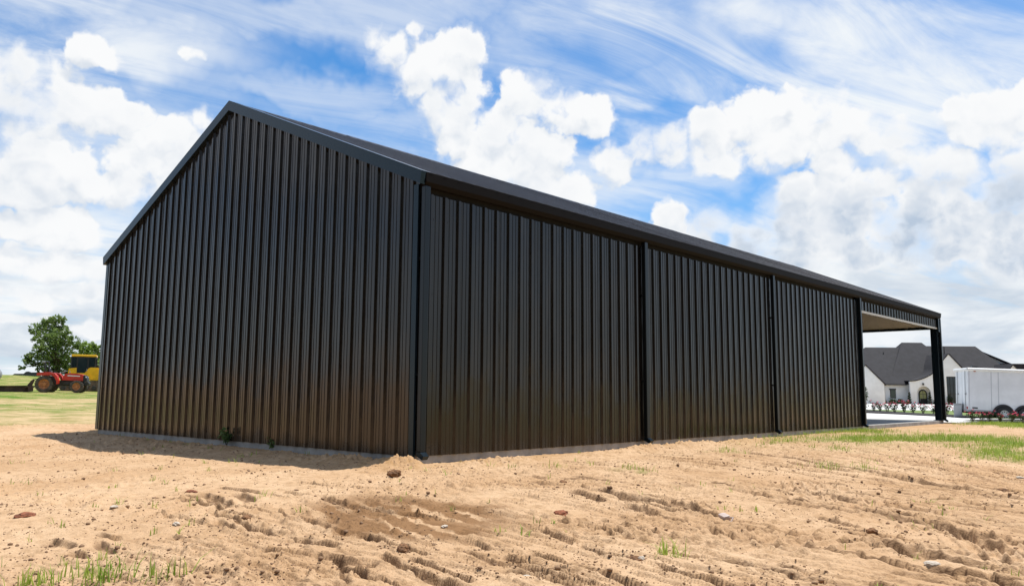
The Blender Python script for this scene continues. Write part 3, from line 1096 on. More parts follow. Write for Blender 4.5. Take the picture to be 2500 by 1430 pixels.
M_LEAF = foliage('oak_leaves', (.11, .175, .05), (.25, .335, .095), .8)
M_LEAF2 = foliage('fresh_leaves', (.13, .22, .035), (.28, .38, .07), .8)
M_BARK = mat('bark', (.11, .085, .065), .9, var=.3, vscale=6, bump=.6)
M_SHRUB = foliage('shrub_leaves', (.02, .04, .018), (.055, .09, .035), 5.)


def tree(label, group, base, lobes, trunk_h, leaf, size, per, seed, trunk_r=.22, rz=RZL):
    """lobes: (x, z, r) seen square on, given depth by chance; trunk with limbs to the lobes"""
    g = np.random.default_rng(seed)
    t = thing('broadleaf_tree', label, 'tree', base, rz, group)
    pts, limbs = [], MB()
    limbs.tube([(0, 0, -.3), (.04, .02, trunk_h * .5), (0, .05, trunk_h)], [trunk_r, trunk_r * .75, trunk_r * .6], 9)
    for x, z, r in lobes:
        dep = g.uniform(-1, 1) * max(.5, 1.9 - r * .3)
        c = np.array([x, dep, z])
        mid = c * .5 + np.array([0, 0, trunk_h * .5 - .2])
        limbs.tube([(0, .03, trunk_h * .85), tuple(mid), tuple(c)], [trunk_r * .4, trunk_r * .22, .03], 6)
        n = int(per * r * r)
        for _ in range(max(3, n // 13)):
            d = g.normal(size=3)
            d /= np.linalg.norm(d)
            q = c + d * r * np.array([1, .9, .85]) * g.uniform(.35, 1.06) ** .7
            pts.append(q + g.normal(size=(13, 3)) * r * .17)
    limbs.build('trunk', M_BARK, t, True)
    leaf_cloud('crown', np.vstack(pts), size, leaf, t, seed)
    return t


def zl(a, b, D, a0, b0):
    """offsets in the enlarged left-hand study -> metres at depth D"""
    k = D / FPX / 4.205
    return (a - a0) * k * math.cos(PHI), (b0 - b) * k


def place(u, v, D):
    p = at(u, v, D)
    return p[0], p[1], float(base_z(np.array(p[0]), np.array(p[1])))


D = 95
lob = [zl(a, b, D, 560, 760) + (r * D / FPX / 4.205,) for a, b, r in [
    (440, 185, 62), (520, 175, 62), (590, 185, 48), (380, 255, 70), (480, 260, 80), (600, 265, 66), (310, 300, 45), (420, 350, 80), (540, 350, 95), (660, 330, 60), (720, 375, 50), (345, 390, 52),
    (620, 440, 95), (480, 460, 90), (740, 430, 60), (370, 480, 60), (320, 560, 70), (270, 615, 55), (430, 570, 80), (560, 560, 95), (680, 540, 80), (500, 650, 80), (620, 650, 80), (380, 650, 60), (240, 665, 34), (205, 668, 24), (700, 630, 60), (790, 430, 36), (430, 705, 42), (520, 712, 52), (610, 710, 56), (700, 695, 50), (660, 590, 60)]]
tree('tall open-crowned green tree rising above the red tractor', 'trees beyond the field', place(133, 921, D), lob, 2.2, M_LEAF, .17, 430, 5)
D = 104
lob = [zl(a, b, D, 900, 760) + (r * D / FPX / 4.205,) for a, b, r in [(840, 450, 55), (920, 440, 48), (985, 470, 48), (860, 540, 75), (950, 560, 75), (1040, 540, 60), (880, 630, 70), (1000, 640, 75), (800, 560, 50), (1035, 430, 26), (1060, 620, 50)]]
tree('low dense bright green tree behind the yellow bulldozer cab', 'trees beyond the field', place(214, 919, D), lob, 1.6, M_LEAF2, .19, 560, 8, .18)

# tree belt added out of frame behind the camera to darken rib reflections
g = np.random.default_rng(3)
pts = []
for i in range(46):
    h = R(92 + 92 * (i / 45.)) + g.normal() * .02
    rr = g.uniform(32, 46)
    cx, cy, hh = 6 + rr * math.sin(h), -2 + rr * math.cos(h), g.uniform(16, 22)
    for _ in range(28):
        zc = g.uniform(.12, 1.) * hh
        w = 3.6 * math.sqrt(max(.1, 1 - (zc / hh - .4) ** 2 * 1.9))
        q = np.array([cx, cy, zc - 1]) + g.normal(size=3) * np.array([w, w, .6]) * .7
        pts.append(q + g.normal(size=(14, 3)) * .8)
tag(leaf_cloud('added_tree_belt', np.vstack(pts), .75, foliage('added_belt_leaves', (.02, .035, .012), (.05, .075, .02), .2), None, 4),
    'added dark tree belt out of view that darkens the barn rib reflections', 'woodland', kind='stuff')

# ------------------------------------------------------------------ tractor, blade, bulldozer
M_RED = mat('red_tractor_paint', (.55, .035, .018), .35, var=.12, vscale=4)
M_TYRE = mat('dusty_tyre_rubber', (.075, .060, .047), .9, var=.35, vscale=5, bump=.3)
M_RIM = mat('orange_mud_rim', (.42, .17, .065), .75, var=.25, vscale=6)
M_BLACK = mat('black_plastic', (.012, .012, .013), .5)
M_IRON = mat('greasy_dark_iron', (.03, .027, .024), .6, var=.3, vscale=8)
M_RUST = mat('rusty_brown_steel', (.062, .033, .024), .8, var=.35, vscale=4, bump=.3)
M_GREY = mat('grey_painted_metal', (.30, .31, .32), .5)
M_YEL = mat('yellow_machine_paint', (.85, .47, .012), .35, var=.1, vscale=2)
M_GLASS = mat('dark_cab_glass', (.018, .028, .034), .06, spec=.7)
M_LAMP = mat('lamp_lens', (.6, .6, .58), .2)
M_WPAINT = mat('white_paint', (.78, .78, .76), .4)


def wheel(parent, name, x, y, z, r, w, lugs, m_rim):
    m = MB()
    m.lathe([(r * .60, -w / 2), (r * .80, -w * .52), (r * .93, -w * .48), (r * .95, -w * .30), (r * .95, w * .30), (r * .93, w * .48), (r * .80, w * .52), (r * .60, w / 2)], (x, y, z), 'y', 30)
    for i in range(lugs):
        a0 = 2 * math.pi * i / lugs
        for sd in (-1, 1):
            a = a0 + (.5 * math.pi * 2 / lugs if sd > 0 else 0)
            b = a + .22
            vs = []
            for rr in (r * .93, r):
                for ang, yy in ((a, sd * w * .04), (a + .09, sd * w * .04), (b + .09, sd * w * .49), (b, sd * w * .49)):
                    vs.append((x + rr * math.cos(ang), y + yy, z + rr * math.sin(ang)))
            m.add(vs, [(0, 1, 2, 3), (7, 6, 5, 4), (0, 4, 5, 1), (1, 5, 6, 2), (2, 6, 7, 3), (3, 7, 4, 0)])
    t = m.build(name, M_TYRE, parent)
    k = MB()
    s = -1
    k.lathe([(r * .62, s * w * .40), (r * .60, s * w * .44), (r * .56, s * w * .30), (r * .46, s * w * .16), (r * .20, s * w * .18), (r * .18, s * w * .34), (.0, s * w * .34)], (x, y, z), 'y', 26)
    k.lathe([(r * .62, w * .40), (r * .56, w * .30), (.0, w * .16)], (x, y, z), 'y', 26)
    for i in range(6):
        a = math.pi * i / 3
        k.lathe([(r * .035, -w * .24), (r * .035, -w * .16)], (x + r * .33 * math.cos(a), y, z + r * .33 * math.sin(a)), 'y', 6)
    k.build('rim', m_rim, t, True)
    return t


def build_tractor():
    D = 58
    t = thing('farm_tractor', 'red farm tractor with mud-orange wheel rims parked on the green field', 'tractor', place(152, 957, D), RZL - R(14))

    def Z(a, b):
        return zl(a, b, D, 640, 912)

    def poly(pts):
        return [Z(*p) for p in pts]
    # hood
    m = MB()
    hd = poly([(640, 785), (655, 738), (675, 718), (720, 713), (790, 716), (850, 726), (862, 735), (866, 790), (800, 792)])
    m.prism(hd, -.36, .36)
    h = m.build('hood', M_RED, t)
    m = MB()
    m.prism(poly([(700, 733), (830, 739), (830, 748), (695, 744)]), -.368, -.361)
    m.build('side_stripe', M_WPAINT, h)
    m = MB()
    m.prism(poly([(866, 731), (893, 742), (905, 775), (905, 800), (866, 795)]), -.35, .35)
    g = m.build('grille', M_BLACK, t)
    for yy in (-.27, .27):
        m = MB()
        m.prism(poly([(886, 744), (897, 750), (899, 763), (888, 758)]), yy - .09, yy + .09)
        m.build('headlight', M_LAMP, t)
    # engine and gearbox
    m = MB()
    m.prism(poly([(590, 790), (650, 785), (866, 792), (870, 830), (800, 842), (590, 848)]), -.24, .24)
    m.prism(poly([(655, 800), (760, 800), (760, 830), (655, 830)]), -.33, .33)
    m.prism(poly([(860, 815), (915, 800), (930, 815), (925, 835), (870, 838)]), -.3, .3)
    m.tube([Z(812, 850)[:1] + (-.62,) + Z(812, 850)[1:], Z(812, 850)[:1] + (.62,) + Z(812, 850)[1:]], .07)
    m.tube([Z(475, 828)[:1] + (-.6,) + Z(475, 828)[1:], Z(475, 828)[:1] + (.6,) + Z(475, 828)[1:]], .12)
    m.build('chassis', M_IRON, t)
    # fenders
    for s in (-1, 1):
        m = MB()
        out = [(392, 728), (400, 716), (450, 708), (520, 706), (575, 716), (605, 745), (622, 790), (618, 822), (604, 826), (602, 795), (580, 755), (545, 735), (500, 735), (440, 742), (396, 742)]
        y0, y1 = sorted((s * .42, s * .88))
        m.prism(poly(out), y0, y1)
        m.build('fender', M_RED, t)
    # seat, wheel, roll bar
    m = MB()
    m.prism(poly([(475, 712), (480, 670), (492, 666), (500, 700), (548, 702), (548, 716)]), -.25, .25)
    m.build('seat', M_BLACK, t)
    m = MB()
    c = Z(645, 700)
    ring = []
    for i in range(17):
        a = 2 * math.pi * i / 16
        ring.append((c[0] + .10 * math.cos(a), .2 * math.sin(a), c[1] + .12 * math.cos(a)))
    m.tube(ring, .016, 6, False)
    m.tube([(c[0], 0, c[1]), (Z(665, 745)[0], 0, Z(665, 745)[1])], .02, 6)
    m.build('steering_wheel', M_BLACK, t)
    m = MB()
    a, b, e = Z(470, 720), Z(455, 600), Z(466, 720)
    for s in (-.5, .5):
        m.tube([(a[0], s, a[1]), (b[0], s, b[1])], .055, 6)
    m.tube([(b[0], -.53, b[1]), (b[0], .53, b[1])], .055, 6)
    rb = m.build('roll_bar', M_BLACK, t)
    m = MB()
    b0 = Z(430, 612)
    m.bbox(b0[0] - .02, b0[0] + .18, -.62, -.44, b0[1], b0[1] + .14, .02)
    m.build('warning_lamp', M_GREY, t)
    m = MB()
    p0, p1 = Z(630, 740), Z(690, 690)
    m.tube([(p0[0], -.3, p0[1]), (Z(636, 705)[0], -.3, Z(636, 705)[1]), (p1[0], -.2, p1[1])], .018, 6)
    m.tube([(Z(700, 715)[0], .1, Z(700, 715)[1]), (Z(700, 690)[0], .1, Z(700, 690)[1])], .03, 6)
    m.build('levers', M_GREY, t)
    for s in (-1, 1):
        x, z = Z(475, 828)
        wheel(t, 'rear_wheel', x, s * .66, z, .602, .40, 22, M_RIM)
        x, z = Z(812, 850)
        wheel(t, 'front_wheel', x, s * .62, z, .435, .28, 18, M_RIM)
    for s in (-.3, .3):
        m = MB()
        m.tube([Z(420, 800)[:1] + (s,) + Z(420, 800)[1:], Z(352, 775)[:1] + (s,) + Z(352, 775)[1:]], .035, 6)
        m.build('hitch_arm', M_IRON, t)
        m = MB()
        m.tube([Z(420, 850)[:1] + (s,) + Z(420, 850)[1:], Z(340, 852)[:1] + (s,) + Z(340, 852)[1:]], .04, 6)
        m.build('hitch_arm', M_IRON, t)


build_tractor()


def build_blade():
    D = 57
    t = thing('grading_blade', 'long rusty brown grading blade lying behind the red tractor', 'blade', place(60, 957, D), RZL)

    def Z(a, b):
        return zl(a, b, D, 250, 908)
    m = MB()
    m.prism([Z(*p) for p in [(-160, 905), (-160, 856), (260, 848), (300, 850), (300, 905)]], -.07, .0)
    m.prism([Z(*p) for p in [(-160, 856), (-160, 848), (268, 841), (268, 849)]], -.16, .06)
    m.prism([Z(*p) for p in [(-160, 908), (-160, 898), (300, 898), (300, 908)]], -.14, -.03)
    m.build('moldboard', M_RUST, t)
    m = MB()
    m.prism([Z(*p) for p in [(285, 905), (285, 850), (270, 840), (310, 790), (335, 772), (345, 790), (325, 840), (338, 850), (338, 900)]], -.55, -.50)
    m.build('end_plate', M_RUST, t)
    m = MB()
    m.prism([Z(*p) for p in [(250, 852), (300, 838), (345, 845), (345, 860), (250, 862)]], -.5, .9)
    m.tube([Z(300, 840)[:1] + (.2,) + Z(300, 840)[1:], Z(340, 780)[:1] + (.2,) + Z(340, 780)[1:]], .05, 6)
    m.build('hitch_frame', M_RUST, t)


build_blade()


def build_dozer():
    D = 64
    t = thing('yellow_bulldozer', 'yellow tracked bulldozer with black glazed cab half hidden by the barn corner', 'bulldozer', place(209, 953, D), RZL - R(5))

    def Z(a, b):
        return zl(a, b, D, 880, 890)

    def P(pts, y0, y1, mb=None):
        return (mb or MB()).prism([Z(*p) for p in pts], y0, y1)
    P([(695, 720), (700, 668), (775, 660), (870, 660), (880, 720), (880, 790), (700, 790)], -1.0, 1.0).build('body', M_YEL, t)
    m = P([(872, 715), (900, 665), (925, 655), (990, 655), (1040, 662), (1100, 672), (1130, 700), (1130, 788), (925, 786), (890, 760)], -.95, .95)
    h = m.build('engine_hood', M_YEL, t)
    P([(985, 675), (1034, 678), (1034, 715), (985, 712)], -.985, -.955).build('side_panel', M_BLACK if False else M_YEL, h)
    P([(880, 712), (905, 760), (930, 782), (960, 784), (935, 762), (905, 712)], -.99, -.952).build('side_panel', M_YEL, h)
    P([(895, 790), (1130, 790), (1130, 800), (895, 800)], -.9, .9).build('frame_rail', M_IRON, t)
    # cab
    roof = MB()
    x0, z0 = Z(718, 548)
    x1, z1 = Z(978, 526)
    roof.bbox(x0, x1, -.95, .95, z0, z1, .05)
    roof.build('cab_roof', M_YEL, t)
    fr = MB()
    for a in (722, 783, 893, 968):
        for s in (-.88, .88):
            xa, za = Z(a, 664)
            xb, zb = Z(a + (-2 if a < 800 else 2), 546)
            fr.tube([(xa, s, za), (xb, s, zb)], .055, 6)
    xa, za = Z(718, 668)
    xb, zb = Z(975, 655)
    fr.box(xa, xb, -.92, .92, za, zb)
    xc, zc = Z(720, 556)
    xd, zd = Z(976, 546)
    fr.box(xc, xd, -.91, .91, zc, zd)
    cab = fr.build('cab_frame', M_BLACK, t)
    for a, b, c, d in ((727, 779, 557, 654), (898, 962, 557, 652)):
        P([(a, d), (a, c), (b, c), (b, d)], -.885, -.865).build('window', M_GLASS, t)
        P([(a, d), (a, c), (b, c), (b, d)], .865, .885).build('window', M_GLASS, t)
    dr = P([(783, 712), (783, 556), (893, 556), (893, 655), (868, 712)], -1.03, -1.004).build('door', M_BLACK, t)
    P([(792, 706), (792, 563), (886, 563), (886, 650), (862, 706)], -1.04, -1.031).build('window', M_GLASS, dr)
    P([(722, 655), (722, 556), (724, 556), (724, 655)], -.86, .86).build('window', M_GLASS, t)
    # things on the hood
    m = MB()
    for a in (1022, 1040):
        x, z = Z(a, 660)
        m.tube([(x, .2, z - .1), (x, .2, z + .9)], .07, 8)
    m.build('exhaust_pipe', M_BLACK, t)
    m = MB()
    x, z = Z(985, 655)
    m.bbox(x - .12, x + .12, -.3, .0, z - .02, z + .2, .03)
    m.build('air_intake', M_BLACK, t)
    # tracks
    for s in (-1, 1):
        m = MB()
        x0, z0 = Z(610, 868)
        x1, z1 = Z(1130, 868)
        r = .36
        prof = []
        for i in range(13):
            a = math.pi / 2 + math.pi * i / 12
            prof.append((x0 + r + r * math.cos(a), r + .02 + r * math.sin(a)))
        for i in range(13):
            a = -math.pi / 2 + math.pi * i / 12
            prof.append((x1 + r * math.cos(a), r + .02 + r * math.sin(a)))
        y0, y1 = sorted((s * .72, s * 1.22))
        m.prism(prof, y0, y1)
        n = 46
        for i in range(n):
            xx = x0 + r + (x1 - x0 - r) * i / n
            m.box(xx, xx + .03, y0 - .01, y1 + .01, -.02, .03)
            m.box(xx, xx + .03, y0 - .01, y1 + .01, 2 * r + .01, 2 * r + .06)
        tk = m.build('track', mat('muddy_track_steel', (.12, .082, .055), .9, var=.4, vscale=5), t)
        for i in range(7):
            xx = x0 + r + (x1 - x0 - r) * i / 6
            MB().lathe([(.0, -.03), (.16, -.03), (.18, .03), (.0, .03)], (xx, s * 1.24, .22), 'y', 14).build('roller', M_IRON, tk)


build_dozer()


def build_far_house():
    D = 150
    t = thing('far_house', 'low dark-roofed house on the skyline beside the tree trunk', 'house', place(62, 918, D)[:2] + (at(62, 921, D)[2],), RZL)

    def Z(a, b):
        return zl(a, b, D, 260, 765)
    m = MB()
    m.prism([Z(*p) for p in [(60, 757), (112, 752), (148, 728), (240, 726), (262, 706), (290, 703), (318, 712), (370, 710), (400, 722), (420, 757)]], 0, 9)
    m.build('roof', mat('charcoal_far_roof', (.035, .038, .045), .8), t)
    m = MB()
    x0, z0 = Z(120, 790)
    x1, z1 = Z(415, 757)
    m.box(x0, x1, .4, 8.6, z0, z1)
    m.build('wall', mat('brown_far_wall', (.12, .10, .09), .9), t)


build_far_house()
m = MB()
k_ = 60 / FPX
m.lathe([(.0, -.9), (.35, -.88), (.55, -.7), (.6, -.4), (.6, .4), (.55, .7), (.35, .88), (.0, .9)], (0, 0, .85), 'y', 20)
m.box(-.4, .4, -.6, -.5, 0, .45)
m.box(-.4, .4, .5, .6, 0, .45)
p = place(-17, 925, 66)
o = m.build('storage_tank', M_GREY, None, True)
o.location = (p[0], p[1], at(0, 930, 66)[2] - .3)
o.rotation_euler = (0, 0, RZL)
tag(o, 'grey rounded tank just showing at the edge beyond the blade', 'tank')

# hose in the dry grass
m = MB()
pts = []
for i in range(26):
    f = i / 25.
    u, v = 148 + 100 * f, 995 - 3.2 * f * f + .8 * math.sin(f * 9)
    q = drop(u, v)
    pts.append((q[0], q[1], q[2] + .03))
m.tube(pts, .028, 6)
tag(m.build('garden_hose', mat('red_hose', (.5, .045, .035), .5)), 'thin red hose lying across the dry grass by the barn corner', 'hose')


# ------------------------------------------------------------------ white house across the drive
def build_house():
    D0 = 126
    k = D0 / FPX / 3.973
    o = at(2105, 987, D0)
    t = thing('white_house', 'large white rendered house with steep charcoal roofs, swooped gable and arched entry', 'house', (o[0], o[1], -.24), RZ)
    WALL = mat('white_render', (.80, .845, .86), .8, var=.05, vscale=.8, bump=.1)
    ROOF = mat('charcoal_shingles', (.016, .0155, .0195), .85, var=.22, vscale=1.2, bump=.5, bscale=6)
    DARK = mat('black_window_frame', (.012, .012, .013), .5)
    GLS = mat('dark_house_glass', (.02, .03, .034), .08, spec=.6)
    GGL = mat('green_lit_glass', (.05, .075, .06), .1)

    def X(a):
        return (a - 180) * k

    def Zz(b):
        return (1145 - b) * k

    def P(pts):
        return [(X(a), Zz(b)) for a, b in pts]

    def hip(x0, x1, xr0, xr1, ze, zr, ye, yr, yb):
        """hipped roof: eave from x0 to x1, ridge from xr0 to xr1"""
        vs = [(x0, ye, ze), (x1, ye, ze), (x1, yb, ze), (x0, yb, ze), (xr0, yr, zr), (xr1, yr, zr)]
        return MB().add(vs, [(0, 1, 5, 4), (1, 2, 5), (2, 3, 4, 5), (3, 0, 4), (3, 2, 1, 0)])
    # long body
    MB().box(X(20), X(660), 0, 12, -.3, Zz(952)).build('wall', WALL, t)
    MB().box(X(1112), X(1760), 0, 12, -.6, Zz(952)).build('wall', WALL, t)
    f = 1.055
    hip(X(-10), X(1000), X(400) * f, X(745) * f, Zz(952), Zz(597) * f, -.45, 6.5, 13).build('roof', ROOF, t)
    hip(X(440), X(1300), X(772) * f, X(968) * f, Zz(950), Zz(546) * f, -.30, 7.0, 14).build('roof', ROOF, t)
    hip(X(900), X(1800), X(1000) * f, X(1477) * f, Zz(952), Zz(580) * f, -.40, 6.6, 13).build('roof', ROOF, t)
    m = MB()
    m.box(X(318), X(606), -.50, -.42, Zz(957), Zz(948))
    m.build('gutter', DARK, t)
    for a, b in ((560, 700), (1180, 640)):
        MB().tube([(X(a), 5.2, Zz(b)), (X(a), 5.2, Zz(b) + 1.3)], .07, 8).build('roof_vent', DARK, t)
    # wing with its gable towards the drive
    y0 = -3.
    ap, xl, xr, ze = X(146), X(-28), X(318), Zz(950)
    zt = Zz(775)
    MB().prism([(xl, -.3), (xr, -.3), (xr, ze), (ap, zt), (xl, ze)], y0, 1.).build('wing_wall', WALL, t)
    m = MB()
    for s, xe in ((-1, xl), (1, xr)):
        m.prism([(ap, zt + .16), (xe + s * .18, ze + .16 - .19), (xe + s * .18, ze - .19), (ap, zt + .01)], y0 - .2, 7.)
    m.build('wing_roof', ROOF, t)
    MB().box(X(316), X(346), -2.2, .3, -.3, Zz(953)).build('wing_return', mat('shaded_render', (.36, .36, .35), .8), t)  # white side wall of the wing, its shade put into the grey colour
    # entry gable with the swooped eave, arch and tall window
    y1 = -1.6
    arch = [(802, 1160)] + [(735 + 67 * math.cos(a), 1035 - 68 * math.sin(a)) for a in np.linspace(0, math.pi, 17)] + [(668, 1160)]
    top = [(605, 922), (655, 918), (700, 907), (755, 888), (805, 863), (842, 836), (866, 812), (905, 757), (945, 708), (990, 658), (1050, 724), (1112, 792)]
    out = [(605, 1160)] + top + [(1112, 1190), (1088, 1190), (1088, 872), (958, 872), (958, 1190), (900, 1190)] + arch
    e = MB()
    e.prism(P(out), y1, y1 + .35)
    w = e.build('entry_wall', WALL, t)
    # roof edge following the gable, and the roof running back from it
    m = MB()
    for (a, b), (c, d) in zip(top[:-1], top[1:]):
        q = P([(a, b), (c, d)])
        dx, dz = q[1][0] - q[0][0], q[1][1] - q[0][1]
        L = math.hypot(dx, dz)
        nx, nz = -dz / L * .14, dx / L * .14
        m.prism([q[0], q[1], (q[1][0] + nx, q[1][1] + nz), (q[0][0] + nx, q[0][1] + nz)], y1 - .15, 5.5)
    m.build('entry_roof', ROOF, t)
    # arched recess
    m = MB()
    q = P(arch)
    vs = [(x, y1 + .01, z) for x, z in q] + [(x, y1 + 1.1, z) for x, z in q]
    n = len(q)
    m.add(vs, [(i, i + 1, n + i + 1, n + i) for i in range(n - 1)])
    m.box(X(655), X(815), y1 + 1.1, y1 + 1.25, -.3, Zz(955))
    m.build('entry_recess', WALL, t)
    # door
    dy = y1 + 1.04
    door = [(800, 1157)] + [(757 + 42 * math.cos(a), 1040 - 44 * math.sin(a)) for a in np.linspace(0, math.pi, 13)] + [(715, 1157)]
    d = MB().prism(P(door), dy, dy + .08).build('door', DARK, t)
    gl = [(788, 1085)] + [(757 + 31 * math.cos(a), 1042 - 33 * math.sin(a)) for a in np.linspace(0, math.pi, 11)] + [(726, 1085)]
    MB().prism(P(gl), dy - .02, dy - .003).build('door_glass', mat('warm_door_glass', (.30, .33, .14), .15), d)
    m = MB()
    m.box(X(755), X(759), dy - .035, dy - .021, Zz(1085), Zz(1008))
    m.box(X(726), X(788), dy - .034, dy - .022, Zz(1045), Zz(1041))
    m.build('glazing_bar', DARK, d)
    m = MB()
    m.tube([(X(726), dy - .06, Zz(1110)), (X(726), dy - .06, Zz(1085))], .03, 6)
    m.build('handle', M_GREY, d)
    # wall lamp
    m = MB()
    m.bbox(X(721), X(733), y1 - .30, y1 - .08, Zz(957), Zz(938), .03)
    m.box(X(725), X(729), y1 - .2, y1, Zz(938), Zz(935))
    m.build('wall_lamp', DARK, t)
    # small window
    m = MB()
    m.box(X(448), X(513), -.10, .0, Zz(1001), Zz(990))
    m.box(X(456), X(511), -.05, .0, Zz(1083), Zz(1001))
    wd = m.build('window', DARK, t)
    MB().box(X(461), X(506), -.065, -.052, Zz(1078), Zz(1003)).build('pane', GGL, wd)
    # tall window
    yy = y1 + .12
    fr = MB()
    for a in (958, 1086):
        fr.box(X(a - 1), X(a + 4), yy - .06, yy + .06, -.7, Zz(874))
    for b in (876, 955, 1040, 1120):
        fr.box(X(960), X(1087), yy - .055, yy + .055, Zz(b + 3), Zz(b - 2))
    for a in (992, 1024, 1055):
        fr.box(X(a), X(a + 3), yy - .05, yy + .05, -.7, Zz(878))
    wt = fr.build('tall_window', DARK, t)
    MB().box(X(959), X(1087), yy - .01, yy + .01, -.7, Zz(874)).build('pane', GLS, wt)
    # small gable and far wing on the other side
    ax, zt2 = X(1606), Zz(756)
    m = MB()
    m.prism([(ax, zt2), (ax - 2.6, zt2 - 3.1), (ax - 2.6, -.6), (ax + 2.6, -.6), (ax + 2.6, zt2 - 3.1)], -1.6, 1.5)
    m.build('dormer_wall', WALL, t)
    m = MB()
    for s in (-1, 1):
        m.prism([(ax, zt2 + .16), (ax + s * 2.75, zt2 - 3.12), (ax + s * 2.75, zt2 - 3.28), (ax, zt2 + .0)], -1.8, 5.)
    m.build('dormer_roof', ROOF, t)
    y3 = 9.
    f = 1 + y3 / D0
    m = MB()
    m.prism([(X(1640) * f, -.5), (X(1640) * f, Zz(662) * f), (X(2050) * f, Zz(830) * f), (X(2050) * f, -.5)], y3, y3 + 5)
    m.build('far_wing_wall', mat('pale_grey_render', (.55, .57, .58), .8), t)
    m = MB()
    m.prism([(X(1470) * f, Zz(592) * f), (X(1520) * f, Zz(604) * f), (X(2070) * f, Zz(832) * f), (X(2070) * f, Zz(843) * f), (X(1650) * f, Zz(672) * f), (X(1700) * f, Zz(752) * f), (X(1560) * f, Zz(740) * f)], y3 - .5, y3 + 6)
    m.prism([(X(1668) * f, Zz(752) * f), (X(2000) * f, Zz(752) * f), (X(2000) * f, Zz(812) * f), (X(1690) * f, Zz(812) * f)], y3 - 2.5, y3 - .1)
    m.build('far_wing_roof', ROOF, t)
    return t, X, Zz


build_house()

# ------------------------------------------------------------------ cargo trailer and utility box


